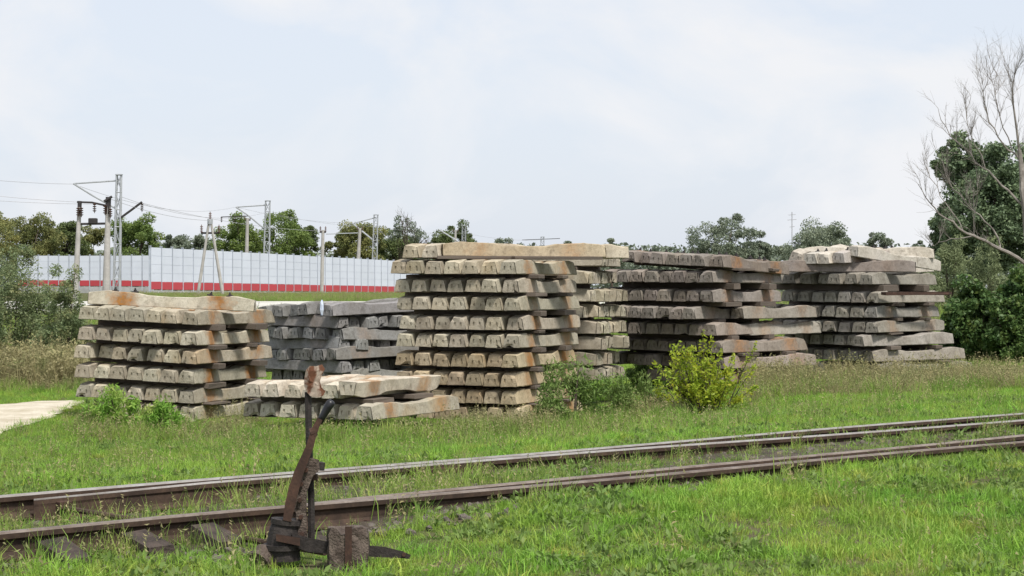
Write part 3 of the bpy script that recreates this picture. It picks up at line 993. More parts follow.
# ------------------------------------------------------------------ noise barrier fence
def barrier(label, A, B, h, n, zA, zB):
    zA += .15; zB += .15
    A = Vector(A); B = Vector(B)
    root = empty('noise_barrier', (A.x, A.y, zA), math.atan2(B.y - A.y, B.x - A.x))
    L = (B - A).length; w = L / n
    sl = (zB - zA) / n
    red = h * .20
    mb = MB()
    k = 4; hp = (h - red) / k
    for i in range(k): mb.box((w / 2, 0, red + hp * (i + .5)), (w - .12, .10, hp - .02), None, 0, .008)
    mb.box((w / 2, .02, red + (h - red) / 2), (w - .16, .05, h - red - .06), None)
    mp_ = mb.mesh('panel', M['white'])
    mb = MB(); mb.box((w / 2, 0, red * .5 + .03), (w - .14, .12, red - .08), None, 0, .02); mr_ = mb.mesh('red_panel', M['red'])
    mb = MB(); mb.box((w / 2, 0, -.45), (w - .02, .16, .9), None, 0); mbs = mb.mesh('base_slab', M['fbase'])
    mb = MB()
    mb.box((0, 0, h / 2 - .2), (.04, .18, h + .62)); mb.box((0, -.09, h / 2 - .2), (.09, .025, h + .62)); mb.box((0, .09, h / 2 - .2), (.14, .025, h + .62))
    mb.box((0, 0, h + .12), (.2, .22, .06))
    mpo = mb.mesh('post', M['fpost'])
    for i in range(n):
        for nm, me in (('panel', mp_), ('red_panel', mr_), ('base_slab', mbs), ('post', mpo)):
            o = link(nm, me, root); o.location = (i * w, 0, i * sl + R(-.015, .015))
    o = link('post', mpo, root); o.location = (L, 0, n * sl)
    tag(root, label, 'fence', 'noise barriers')
YF0, YF1 = 190.0, 262.0
barrier('tall white noise barrier with red bottom stripe running behind the grey stack',
        (px2x(150, YF0), YF0), (px2x(418, YF1), YF1), 4.0, 33, py2z(292, YF0), py2z(294.5, YF1))
barrier('more distant white barrier with red bottom stripe at the left, behind the concrete poles',
        (px2x(18, 268), 268), (px2x(153, 262), 262), 4.0, 13, py2z(287.5, 268), py2z(288, 262))

# ------------------------------------------------------------------ poles, masts, wires
def concrete_pole(root, px0, py0, px1, py1, Y, r0, r1, name='pole'):
    mb = MB()
    a = P(px0, py0, Y); b = P(px1, py1, Y)
    mb.tube([a, a.lerp(b, .5), b], [r0, (r0 + r1) / 2, r1], 12)
    o = mb.build(name, M['polec'], root)
    o.matrix_parent_inverse = Matrix.Translation(-root.location)
    return o
def bar(root, name, pts, r, mat, Y=None):
    mb = MB()
    mb.tube([P(*p) for p in pts], r, 6)
    o = mb.build(name, mat, root)
    o.matrix_parent_inverse = Matrix.Translation(-root.location)
    return o
def insulator(root, px, py, Y, down=True, k=1.0):
    mb = MB()
    c = P(px, py, Y)
    s = -1 if down else 1
    for i in range(4):
        mb.tube([c + Vector((0, 0, s * (.06 + i * .13) * k)), c + Vector((0, 0, s * (.13 + i * .13) * k))], [.13 * k, .07 * k], 10)
    mb.tube([c, c + Vector((0, 0, s * .62 * k))], .025, 6)
    o = mb.build('insulator', M['insul'], root)
    o.matrix_parent_inverse = Matrix.Translation(-root.location)
def lattice(px0, py0, px1, py1, Y, w0, w1, label, group='lattice masts of the railway'):
    a = P(px0, py0, Y); b = P(px1, py1, Y)
    root = empty('lattice_mast', a)
    n = max(6, int((b - a).length / 1.1))
    cor = []
    for sx, sy in ((-1, -1), (1, -1), (1, 1), (-1, 1)):
        mb = MB()
        p0 = a + Vector((sx * w0 / 2, sy * w0 / 2, 0)); p1 = b + Vector((sx * w1 / 2, sy * w1 / 2, 0))
        mb.tube([p0, p1], .055, 4)
        o = mb.build('upright', M['galv'], root); o.matrix_parent_inverse = Matrix.Translation(-a)
        cor.append((p0, p1))
    mb = MB()
    for i in range(n):
        f0 = i / n; f1 = (i + 1) / n
        for c in range(4):
            q0, q1 = cor[c]; r0, r1 = cor[(c + 1) % 4]
            A_ = q0.lerp(q1, f0); B_ = r0.lerp(r1, f1)
            if i % 2: A_, B_ = r0.lerp(r1, f0), q0.lerp(q1, f1)
            mb.tube([A_, B_], .028, 4)
            mb.tube([q0.lerp(q1, f1), r0.lerp(r1, f1)], .03, 4)
    o = mb.build('lacing', M['galv'], root); o.matrix_parent_inverse = Matrix.Translation(-a)
    mb = MB(); mb.box(b + Vector((0, 0, .03)), (w1 + .16, w1 + .16, .06))
    o = mb.build('cap_plate', M['galv'], root); o.matrix_parent_inverse = Matrix.Translation(-a)
    tag(root, label, 'mast', group)
    return root

Y = 125.0
h = empty('h_frame_pole', P(92, 300, Y))
concrete_pole(h, 75, 302, 79.5, 207, Y, .20, .12)
concrete_pole(h, 106, 298, 108.3, 199, Y, .24, .14)
bar(h, 'cross_bar', [(79, 224, Y), (108, 223.5, Y)], .07, M['dark'])
bar(h, 'top_bar', [(77, 202, Y), (92, 202.5, Y), (108, 206, Y)], .06, M['dark'])
bar(h, 'top_bracket', [(104, 201.5, Y - .2), (112, 196.5, Y - .2)], .08, M['dark'])
bar(h, 'pole_top', [(79.3, 214, Y), (79.8, 201, Y)], .13, M['dark'])
bar(h, 'pole_top', [(107.8, 214, Y), (108.5, 197, Y)], .17, M['dark'])
for px, py in ((78, 207), (81.5, 207), (94.5, 203), (105, 205), (110.5, 208)): insulator(h, px, py, Y - .25)
mb = MB(); mb.box(P(93, 221, Y - .1), (.5, .4, .35), None, 0, .04)
o = mb.build('switch_box', M['dark'], h); o.matrix_parent_inverse = Matrix.Translation(-h.location)
tag(h, 'pair of tapering concrete poles joined by dark bars above the left barrier', 'pole')

m = lattice(116.5, 296, 119, 175, 142, .42, .30, 'tallest lattice mast right beside the pair of concrete poles')
bar(m, 'cantilever', [(118.5, 180.5, 142), (96, 182, 142), (73.5, 183.5, 142)], .06, M['galv'])
bar(m, 'strut', [(73.5, 183.5, 142), (92, 195, 142), (117, 209, 142)], .07, M['galv'])
bar(m, 'side_strut', [(119, 219, 142), (130, 211, 142), (142, 202, 142)], .08, M['dark'])
insulator(m, 142, 203, 142)
Y = 150
a_ = empty('a_frame_pole', P(210, 296, Y))
concrete_pole(a_, 198, 294, 209, 222, Y, .12, .09, 'leg')
concrete_pole(a_, 223.5, 299, 211, 222, Y, .13, .09, 'leg')
bar(a_, 'cross_bar', [(201, 233, Y), (219.5, 233, Y)], .075, M['dark'])
bar(a_, 'peak_cap', [(210, 224, Y), (210.2, 219, Y)], .2, M['galv'])
for px in (201.5, 219): insulator(a_, px, 233, Y, False)
insulator(a_, 210.2, 220, Y, False)
tag(a_, 'A-frame pole with short cross bar standing before the white barrier', 'pole')
Y = 232
m = lattice(266.5, 262, 267.8, 201, Y, .62, .48, 'lattice mast rising between two trees behind the barrier')
bar(m, 'cantilever', [(267, 205, Y), (236, 207, Y)], .08, M['galv'])
bar(m, 'strut', [(236, 207, Y), (248, 215, Y), (266, 230, Y)], .10, M['galv'])
bar(m, 'side_arm', [(221, 217, Y), (250, 216, Y)], .05, M['dark'])
for px in (221.5, 234.5): insulator(m, px, 217, Y)
def simple_pole(px0, py0, px1, py1, Y, r0, r1, label, arm=0):
    a = P(px0, py0, Y)
    rt = empty('concrete_pole', a)
    concrete_pole(rt, px0, py0, px1, py1, Y, r0, r1, 'shaft')
    bar(rt, 'cross_arm', [(px1 - 3, py1 + 2, Y), (px1 + 3, py1 + 2, Y)], .08, M['dark'])
    insulator(rt, px1 - 2.6, py1 + 2, Y, False, .8); insulator(rt, px1 + 2.6, py1 + 2, Y, False, .8)
    tag(rt, label, 'pole', 'single concrete poles')
simple_pole(246.5, 262, 247.5, 218, 240, .24, .17, 'grey concrete pole just left of the mast between two trees')
simple_pole(321.5, 306, 323, 230, 175, .17, .13, 'slim pole standing before the barrier right above the grey stack')
simple_pole(358, 264, 360, 228, 262, .26, .18, 'grey pole beside the mast at the right end of the barrier')
Y = 268
m = lattice(374.5, 266, 376, 215, Y, .62, .5, 'lattice mast near the right end of the white barrier')
bar(m, 'cantilever', [(376, 217.5, Y), (354, 223, Y)], .07, M['galv'])
bar(m, 'strut', [(352, 223, Y), (374, 241, Y)], .11, M['galv'])
bar(m, 'side_arm', [(326, 234, Y), (358, 233, Y)], .06, M['galv'])
Y = 300
m = lattice(463.5, 262, 464, 226, Y, .6, .5, 'small lattice mast just above the left of the tallest stack')
bar(m, 'strut', [(438, 229, Y), (462, 244, Y)], .11, M['galv'])
simple_pole(455, 262, 455.5, 230, 305, .2, .16, 'far pole touching the small mast above the tallest stack')
m = lattice(542, 262, 542.5, 237, 330, .6, .5, 'far low mast showing above the top of the tallest stack')
bar(m, 'side_arm', [(522, 240, 330), (560, 238.5, 330)], .05, M['dark'])
Y = 240
an = empty('antenna_mast', P(792, 262, Y))
bar(an, 'shaft', [(792, 262, Y), (792, 212, Y)], .05, M['wire'])
for py, hw in ((215, 3.5), (220, 4.5), (227, 2.5)): bar(an, 'antenna_rod', [(792 - hw, py, Y), (792 + hw, py - .6, Y)], .03, M['wire'])
tag(an, 'thin antenna mast with short rods before the trees right of centre', 'antenna')

def wire(pts, r, lab):
    pts3 = []
    for (a, b) in zip(pts[:-1], pts[1:]):
        A_ = P(*a); B_ = P(*b)
        n = 14
        sag = (B_ - A_).length * .012
        for i in range(n):
            t = i / n
            p = A_.lerp(B_, t); p.z -= sag * 4 * t * (1 - t)
            pts3.append(p)
    pts3.append(P(*pts[-1]))
    mb = MB(); mb.tube(pts3, r, 4)
    tag(mb.build('overhead_wire', M['wire']), lab, 'wire', 'overhead wires')
wire([(-60, 174, 132), (73.5, 184, 142), (236, 207, 232), (354, 223, 268)], .013, 'upper wire coming from the left edge to the tallest mast and on')
wire([(-60, 189, 122), (79, 202, 125)], .013, 'wire from the left edge to the top of the left concrete pole')
wire([(-60, 196, 124), (92, 204, 126)], .013, 'lower wire from the left edge towards the concrete poles')
wire([(108, 198, 125), (210, 220.5, 150)], .013, 'wire between the concrete poles and the A-frame pole')
wire([(119, 196, 142), (267, 212, 232), (376, 226, 268), (464, 233, 300), (542, 240, 330)], .013, 'long wire from the tallest mast rightwards past all other masts')
wire([(142, 203, 142), (323, 231, 175)], .013, 'wire from the strut of the tallest mast to the slim pole')

# ------------------------------------------------------------------ foliage tools
def leaves_mesh(name, C, S, nrm_bias=None, mat=None, aspect=.55, rg=rng, up=.0):
    """C: centres (n,3); S: sizes (n,) -> pointed leaf quads with random orientation"""
    n = len(C)
    d = rg.normal(size=(n, 3)); d[:, 2] = d[:, 2] * .7 + up
    d /= np.linalg.norm(d, axis=1)[:, None]
    e = rg.normal(size=(n, 3)); e -= (e * d).sum(1)[:, None] * d
    e /= np.linalg.norm(e, axis=1)[:, None]
    S = S[:, None]
    nrm = np.cross(d, e)
    v = np.stack([C - d * S * .5, C + e * S * .5 * aspect + nrm * S * .08, C + d * S * .5, C - e * S * .5 * aspect + nrm * S * .08], 1).reshape(-1, 3)
    me = bpy.data.meshes.new(name)
    me.vertices.add(4 * n); me.loops.add(4 * n); me.polygons.add(n)
    me.vertices.foreach_set('co', v.astype(np.float32).ravel())
    me.loops.foreach_set('vertex_index', np.arange(4 * n, dtype=np.int32))
    me.polygons.foreach_set('loop_start', np.arange(0, 4 * n, 4, dtype=np.int32))
    me.polygons.foreach_set('loop_total', np.full(n, 4, dtype=np.int32))
    me.materials.append(mat)
    me.update(calc_edges=True)
    return me

def crown_points(ctr, rad, nclump, nleaf, rg, clump=.32, low=.35):
    """clumps spread through an uneven ellipsoid; leaves mostly near clump surfaces"""
    ctr = np.asarray(ctr, float); rad = np.asarray(rad, float)
    d = rg.normal(size=(nclump, 3)); d /= np.linalg.norm(d, axis=1)[:, None]
    d[:, 2] = np.where(d[:, 2] < -low, -d[:, 2] * .6, d[:, 2])
    r = rg.uniform(.35, 1.0, nclump) ** .6
    lob = 1 + .22 * np.sin(d[:, 0] * 4.1 + rg.uniform(0, 6)) * np.cos(d[:, 2] * 3.3 + rg.uniform(0, 6)) + rg.uniform(-.14, .14, nclump)
    cc = ctr + d * (r * lob)[:, None] * rad
    cr = rad.mean() * clump * rg.uniform(.55, 1.25, nclump)
    k = rg.integers(0, nclump, nleaf)
    q = rg.normal(size=(nleaf, 3)); q /= np.linalg.norm(q, axis=1)[:, None]
    rr = rg.uniform(.45, 1.05, nleaf)
    pts = cc[k] + q * (cr[k] * rr)[:, None] * np.array([1, 1, .75])
    return pts, cc

def branch_tubes(mb, base, cc, r0, rg, fork=.45, maxb=14):
    """trunk plus limbs reaching towards clump centres"""
    base = Vector(base)
    top = Vector(cc.mean(0)); hi = Vector(cc[np.argmax(cc[:, 2])])
    fk = base.lerp(top, fork)
    tip = top.lerp(hi, .7)
    mb.tube([base, base.lerp(fk, .5) + Vector((R(-.05, .05), R(-.05, .05), 0)) * r0 * 4, fk, fk.lerp(tip, .5), tip], [r0 * 1.25, r0, r0 * .8, r0 * .5, r0 * .12], 7)
    idx = rg.permutation(len(cc))[:maxb]
    for i in idx:
        c = Vector(cc[i])
        s = fk.lerp(tip, rg.uniform(0, .6))
        mid = s.lerp(c, .5) + Vector((0, 0, -.08 * (c - s).length))
        mb.tube([s, mid, c], [r0 * .38, r0 * .25, r0 * .06], 5)

def tree(name, px, py0, py1, wpx, Y, mat, label, nleaf=2600, leaf=.34, nclump=26, group='trees along the horizon', bark='bark', clump=.32, seed=0, low=.35, zbase=None, aspect=.6, yr=1.0):
    """crown between rows py0 (top) and py1 (bottom), wpx wide"""
    rg = np.random.default_rng(seed + int(px + 200) * 13)
    x = px2x(px, Y)
    zt, zb = py2z(py0, Y), py2z(py1, Y)
    rx = wpx / 2 / F * Y
    zbase = float(g(x, Y)) if zbase is None else zbase
    k = 1 / (1 + clump * .55)
    ctr = np.array([x, Y, (zt + zb) / 2]); rad = np.array([rx * k, rx * k * yr, (zt - zb) / 2 * k])
    pts, cc = crown_points(ctr, rad, nclump, nleaf, rg, clump, low)
    root = empty(name, (x, Y, zbase))
    off = np.array([x, Y, zbase])
    o = link('crown', leaves_mesh('crown', pts - off, leaf * rg.uniform(.55, 1.25, len(pts)), mat=mat, aspect=aspect, rg=rg), root)
    mb = MB(); branch_tubes(mb, (0, 0, -.2), cc - off, max(.08, (zt - zbase) * .022), rg)
    mb.build('trunk', M[bark], root, True)
    tag(root, label, 'tree', group)
    return root

def vnoise_(X, Y, s, seed):
    r = np.random.default_rng(seed); z = 0
    for k in range(5):
        a = r.uniform(0, 6.28); fq = s * r.uniform(.6, 2.2); z = z + np.sin((X * math.cos(a) + Y * math.sin(a)) * fq + r.uniform(0, 6.28))
    return z / 5
# ------------------------------------------------------------------ distant trees
TR = [  # px, top, bottom, width, Y, material, leaves, label
    (-14, 202, 262, 70, 250, 't_olive', 'leftmost olive tree, cut by the left edge'),
    (30, 207, 266, 62, 285, 't_olive', 'broad olive-yellow tree behind the left bush'),
    (62, 217, 266, 52, 290, 't_dark', 'dark tree just left of the left concrete pole'),
    (93, 222, 268, 44, 295, 't_olive', 'low yellowish tree seen between the two concrete poles'),
    (137, 213, 268, 56, 285, 't_green', 'bright green round tree right of the tallest mast'),
    (176, 228, 262, 34, 300, 't_grey', 'thin pale tree above the start of the nearer barrier'),
    (203, 232, 262, 30, 305, 't_grey', 'thin grey tree behind the A-frame pole'),
    (240, 214, 268, 52, 285, 't_green', 'dense green tree left of the mast between trees'),
    (283, 206, 272, 66, 290, 't_green', 'big dense green tree right of the mast between trees'),
    (304, 215, 268, 34, 300, 't_dark', 'narrow darker tree touching the big dense green tree'),
    (340, 226, 272, 34, 305, 't_olive', 'small olive tree right of the slim pole'),
    (362, 216, 272, 50, 300, 't_olive', 'olive tree crossed by the mast near the barrier end'),
    (395, 226, 274, 46, 310, 't_dark', 'dark low tree beneath the sparse branching tree'),
    (440, 228, 262, 40, 320, 't_dark', 'dark tree left of the small mast above the tallest stack'),
    (459, 219, 262, 38, 330, 't_dark', 'dark tree behind the small mast above the tallest stack'),
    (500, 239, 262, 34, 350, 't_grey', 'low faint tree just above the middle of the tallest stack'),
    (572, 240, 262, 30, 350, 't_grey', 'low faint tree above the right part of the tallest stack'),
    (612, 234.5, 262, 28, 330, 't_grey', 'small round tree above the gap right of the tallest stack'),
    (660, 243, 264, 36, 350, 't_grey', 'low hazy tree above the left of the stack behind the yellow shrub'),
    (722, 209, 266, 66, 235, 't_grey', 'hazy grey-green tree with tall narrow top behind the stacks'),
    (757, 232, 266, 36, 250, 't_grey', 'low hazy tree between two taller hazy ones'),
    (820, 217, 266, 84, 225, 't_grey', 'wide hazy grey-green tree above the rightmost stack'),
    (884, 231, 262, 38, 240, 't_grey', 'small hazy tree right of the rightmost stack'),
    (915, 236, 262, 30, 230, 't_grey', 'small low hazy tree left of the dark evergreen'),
]
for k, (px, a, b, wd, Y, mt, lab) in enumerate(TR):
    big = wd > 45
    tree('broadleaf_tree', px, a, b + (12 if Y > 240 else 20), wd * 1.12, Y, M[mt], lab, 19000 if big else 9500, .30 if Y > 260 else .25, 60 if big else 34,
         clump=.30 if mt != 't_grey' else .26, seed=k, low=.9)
# far low wood closing the horizon between the trees
rgw = np.random.default_rng(33)
n_ = 60000
yy = rgw.uniform(335, 375, n_)
xx = px2x(rgw.uniform(-80, 1110, n_), yy)
top_ = 8.9 + 2.2 * vnoise_(xx, yy, .09, 4) + .9 * vnoise_(xx, yy, .33, 5)
zz = 1.3 + (top_ - 1.3) * rgw.uniform(0, 1, n_) ** .7
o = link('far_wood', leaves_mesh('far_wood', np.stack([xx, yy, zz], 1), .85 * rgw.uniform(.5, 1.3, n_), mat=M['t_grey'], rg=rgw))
tag(o, 'far low belt of scrubby wood along the horizon', 'wood', None, 'stuff')
# thin sparse tree with bare twigs
def bare_tree(mb, base, dirv, length, r, depth, rg, spread=.5):
    base = Vector(base); d = Vector(dirv).normalized()
    n = 4
    pts = [base]; p = base.copy()
    for i in range(n):
        d = (d + Vector(rg.normal(size=3) * .12) + Vector((0, 0, .05))).normalized()
        p = p + d * (length / n); pts.append(p.copy())
    mb.tube(pts, [r * (1 - .16 * i) for i in range(n + 1)], 5 if depth > 1 else 4)
    if depth <= 0: return pts
    for i in range(1, n + 1):
        for q in range(2 if depth > 1 else 1 + (i % 2)):
            e = (d + Vector(rg.normal(size=3)) * spread).normalized()
            bare_tree(mb, pts[i], e, length * rg.uniform(.4, .65), r * (.62 - .05 * i), depth - 1, rg, spread)
    return pts
rg = np.random.default_rng(5)
Y = 280
x = px2x(408, Y)
root = empty('sparse_tree', (x, Y, 1.4))
mb = MB()
bare_tree(mb, (0, 0, 0), (0.02, 0, 1), 7.0, .16, 3, rg, .55)
mb.build('trunk', M['bark'], root)
pts, _ = crown_points((0, 0, 8.0), (2.6, 2.4, 2.6), 30, 1800, rg, .3)
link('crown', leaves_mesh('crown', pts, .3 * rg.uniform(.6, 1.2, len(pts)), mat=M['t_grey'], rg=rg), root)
tag(root, 'thin-crowned tree with open bare twigs above the barrier end', 'tree', 'trees along the horizon')

# dark evergreen at the right
for (px, a, b, wd, y, lab, nl) in [(990, 146, 285, 104, 92, 'large dark evergreen tree behind the bare dead tree', 24000),
                              (956, 132, 196, 54, 93, 'leaning dark leafy crown at the left of the large evergreen', 4200),
                              (1046, 136, 285, 96, 95, 'dark evergreen tree cut by the right edge', 16000),
                              (948, 208, 285, 46, 98, 'small dark tree at the left foot of the large evergreen', 3600)]:
    tree('evergreen_tree', px, a, b, wd, y, M['t_ever'], lab, nl * 2, .17, 90 if nl > 5000 else 34, 'dark trees at the right', clump=.36, seed=77, low=.95)

# bare dead tree at the right edge
Y = 62.0
root = empty('dead_tree', P(1026, 300, Y))
zg_ = float(g(px2x(1026, Y), Y))
root.location.z = zg_
rg = np.random.default_rng(21)
mbT = MB(); 
def poly_branch(mb, pts, r0, r1, twigs=3, tl=1.2, dy=0.0):
    P3 = []
    n = len(pts)
    for i, (a, b) in enumerate(pts):
        P3.append(P(a, b, Y + dy * i / max(1, n - 1) + rg.uniform(-.08, .08)) - root.location)
    # smooth a little
    Q = []
    for i in range(len(P3) - 1):
        Q.append(P3[i]); Q.append(P3[i].lerp(P3[i + 1], .5) + Vector(rg.normal(size=3) * .03))
    Q.append(P3[-1])
    m_ = len(Q)
    r0 *= .58; r1 *= .75
    mb.tube(Q, [r0 + (r1 - r0) * i / (m_ - 1) for i in range(m_)], 6)
    for k in range(int(twigs * 2.4)):
        i = int(rg.integers(m_ // 3, m_))
        d = (Q[min(i, m_ - 1)] - Q[max(0, i - 1)])
        if d.length < 1e-4: continue
        d = (d.normalized() * .7 + Vector(rg.normal(size=3) * .38) + Vector((0, 0, .55))).normalized()
        bare_tree(mb, Q[i], d, tl * rg.uniform(.6, 1.2), max(.008, r1 * .9), 2 if k % 3 == 0 else 1, rg, .36)
poly_branch(mbT, [(1034, 300), (1030, 262), (1026, 226), (1022, 190), (1019, 150)], .22, .09, 0)
mbT.build('trunk', M['deadbark'], root)
for br_ in [
    ([(1027, 235), (1023, 200), (1019, 150), (1014, 110), (1013, 85), (1017, 62)], .10, .012, 7, 1.2, -.5),
    ([(1036, 268), (1018, 258), (1000, 249), (986, 241), (974, 236), (958, 228), (947, 219), (935, 208), (926, 198), (918, 184)], .11, .012, 5, .8, -1.2),
    ([(974, 236), (958, 239), (946, 241), (934, 246)], .035, .008, 2, .5, .3),
    ([(1000, 249), (998, 238), (990, 226), (980, 215), (966, 203), (953, 189), (946, 176), (941, 160)], .055, .010, 5, .8, .5),
    ([(963, 231), (952, 212), (940, 196), (930, 178), (925, 165)], .035, .008, 3, .6, .3),
    ([(1022, 205), (1008, 190), (995, 178), (983, 168), (972, 156), (962, 146), (950, 136), (941, 120), (938, 108)], .06, .009, 6, .9, .8),
    ([(1020, 160), (1008, 150), (998, 137), (989, 122), (984, 106), (983, 92), (988, 76)], .05, .009, 6, .9, -.6),
    ([(1012, 150), (1003, 128), (997, 106), (994, 86), (999, 66)], .035, .008, 5, .8, .6),
    ([(985, 168), (975, 145), (968, 126), (966, 110), (971, 96)], .03, .007, 4, .7, .4),
    ([(974, 236), (974, 214), (977, 196), (976, 182)], .03, .008, 3, .6, -.4),
    ([(1026, 210), (1034, 160), (1038, 110), (1034, 70)], .08, .010, 6, 1.0, .5),
]:
    mb = MB(); poly_branch(mb, br_[0], br_[1], br_[2], br_[3], br_[4], br_[5])
    mb.build('limb', M['deadbark'], root)
tag(root, 'bare bleached dead tree reaching up at the right edge', 'tree')

# ------------------------------------------------------------------ bushes and shrubs
def shrub(name, px, py0, py1, wpx, Y, mat, label, nleaf, leaf, nclump, clump=.3, seed=0, aspect=.5, stems=9, cat='bush', group=None, up=0.0, bark='bark', yr=.8):
    rg = np.random.default_rng(seed + 100)
    x = px2x(px, Y)
    zb = float(g(x, Y))
    zt = py2z(py0, Y)
    zl_ = py2z(py1, Y)
    rx = wpx / 2 / F * Y
    k = 1 / (1 + clump * .5)
    cr0 = rx * clump
    hgt = zt - zb
    an = rg.uniform(0, 6.283, nclump); rr = np.sqrt(rg.uniform(0, 1, nclump))
    lob = 1 + .16 * np.sin(an * 3 + seed)
    zz = rg.uniform(0, 1, nclump) * np.sqrt(np.clip(1 - rr ** 2.6, 0, 1)) * (1 + .12 * np.sin(an * 2 + 1.3 * seed))
    cc = np.stack([x + rx * k * rr * lob * np.cos(an), Y + rx * k * yr * rr * lob * np.sin(an), zb + .1 + zz * (hgt - cr0 * .8)], 1)
    cr = cr0 * rg.uniform(.5, 1.2, nclump)
    kk = rg.integers(0, nclump, nleaf)
    q_ = rg.normal(size=(nleaf, 3)); q_ /= np.linalg.norm(q_, axis=1)[:, None]
    pts = cc[kk] + q_ * (cr[kk] * rg.uniform(.3, 1.15, nleaf) ** .8)[:, None]
    pts = pts[pts[:, 2] > zb + .02]
    root = empty(name, (x, Y, zb))
    off = np.array([x, Y, zb])
    link('foliage', leaves_mesh('foliage', pts - off, leaf * rg.uniform(.5, 1.3, len(pts)), mat=mat, aspect=aspect, rg=rg, up=up), root)
    mb = MB()
    for i in rg.permutation(len(cc))[:stems]:
        c = Vector(cc[i] - off)
        s = Vector((c.x * .25, c.y * .25, -.05))
        mb.tube([s, s.lerp(c, .5) + Vector((0, 0, .1)), c], [.03, .02, .006], 5)
    mb.build('stems', M[bark], root)
    tag(root, label, cat, group)
    return root
shrub('bush', 12, 238, 350, 105, 50, M['bushg'], 'large grey-green bush at the left edge beside the left stack', 36000, .085, 120, .26, 1, .34)
shrub('bush', 62, 268, 345, 62, 47, M['bushg'], 'smaller grey-green bush growing right against the left stack', 18000, .08, 80, .26, 2, .34)
shrub('bush', -20, 255, 380, 60, 44, M['bushg'], 'grey-green bush cut off by the left edge, in front of the large one', 14000, .08, 70, .26, 12, .34)
shrub('bush', 972, 276, 386, 66, 46, M['bushd'], 'dark green bush with glossy leaves right next to the rightmost stack', 23000, .105, 110, .25, 3, .6)
shrub('bush', 1018, 268, 392, 66, 45, M['bushd'], 'dark green bush with yellow leaves at the right edge', 23000, .105, 110, .25, 4, .6)
shrub('bush', 1062, 262, 392, 60, 46, M['bushd'], 'dark green bush beyond the right edge bush', 9000, .105, 50, .25, 14, .6)
for i, (px, a, wd, y, lab) in enumerate([(912, 246, 54, 78, 'pale feathery bush just behind the right end of the rightmost stack'),
                                   (950, 240, 60, 82, 'pale feathery bush at the foot of the small dark tree'),
                                   (990, 243, 60, 76, 'pale feathery bush under the low limb of the dead tree'),
                                   (1030, 246, 54, 80, 'pale feathery bush at the right edge behind dark bushes')]):
    shrub('feathery_bush', px, a, 300, wd, y, M['reed'], lab, 9000, .16, 50, .3, 20 + i, .22, cat='bush', group='pale bushes at the right', up=.6)
# yellow-green shrub before the stack
Y = 30.5
x = px2x(706, Y); zb = float(g(x, Y))
root = empty('yellow_shrub', (x, Y, zb))
rg = np.random.default_rng(9)
pts_all = []; mb = MB()
for i in range(66):
    top = P(np.clip(rg.normal(704, 30), 655, 756), rg.uniform(342, 400), Y + rg.uniform(-.4, .4)) if i > 4 else P([703, 712, 700, 680, 672][i], [331, 338, 345, 342, 352][i], Y)
    top = top - root.location
    s = Vector((top.x * .35, top.y * .4, -.02))
    mid = s.lerp(top, .55) + Vector((0, 0, .04))
    mb.tube([s, mid, top], [.010, .007, .003], 5)
    n = 85
    for t in rg.uniform(.15, 1.02, n) ** (.6 if i > 4 else .9):
        p = s.lerp(mid, t * 2) if t < .5 else mid.lerp(top, t * 2 - 1)
        rr = .10 * (1.2 - t)
        pts_all.append(np.array(p) + rg.normal(size=3) * np.array([rr, rr, rr * .6]))
pts = np.array(pts_all); pts = pts[pts[:, 2] > .0]
link('foliage', leaves_mesh('foliage', pts, .058 * rg.uniform(.4, 1.6, len(pts)), mat=M['yellow'], aspect=.42, rg=rg, up=.2), root)
mb.build('stems', M['bark'], root)
tag(root, 'bright yellow-green shrub growing before the stack right of centre', 'shrub')
# leafy weeds at stack feet
for i, (px, a, wd, y, mt, lab, nl) in enumerate([
    (572, 362, 84, 30.6, 'weed', 'dark leafy weed clump at the right foot of the tallest stack', 4200),
    (618, 372, 54, 31.8, 'weed', 'dark leafy weed clump between tallest stack and yellow shrub', 1500),
    (648, 372, 46, 33.2, 'weed', 'grey-green weed clump just left of the yellow shrub', 1300),
    (118, 386, 70, 29.6, 'tallg', 'green weed clump at the front left foot of the left stack', 2600),
    (158, 396, 50, 29.2, 'tallg', 'low green weed clump before the middle of the left stack', 1600),
    (646, 338, 46, 39.6, 'weed', 'dark weeds filling the gap behind the stacks left of the yellow shrub', 3000),
    (93, 400, 30, 30.2, 'weed', 'small dark weed at the end of the sandy path', 800)]):
    shrub('weed_clump', px, a, 432, wd, y, M[mt], lab, nl, .085, 22, .34, 40 + i, .26, 6, 'weed', 'weeds at the feet of the stacks', .9)

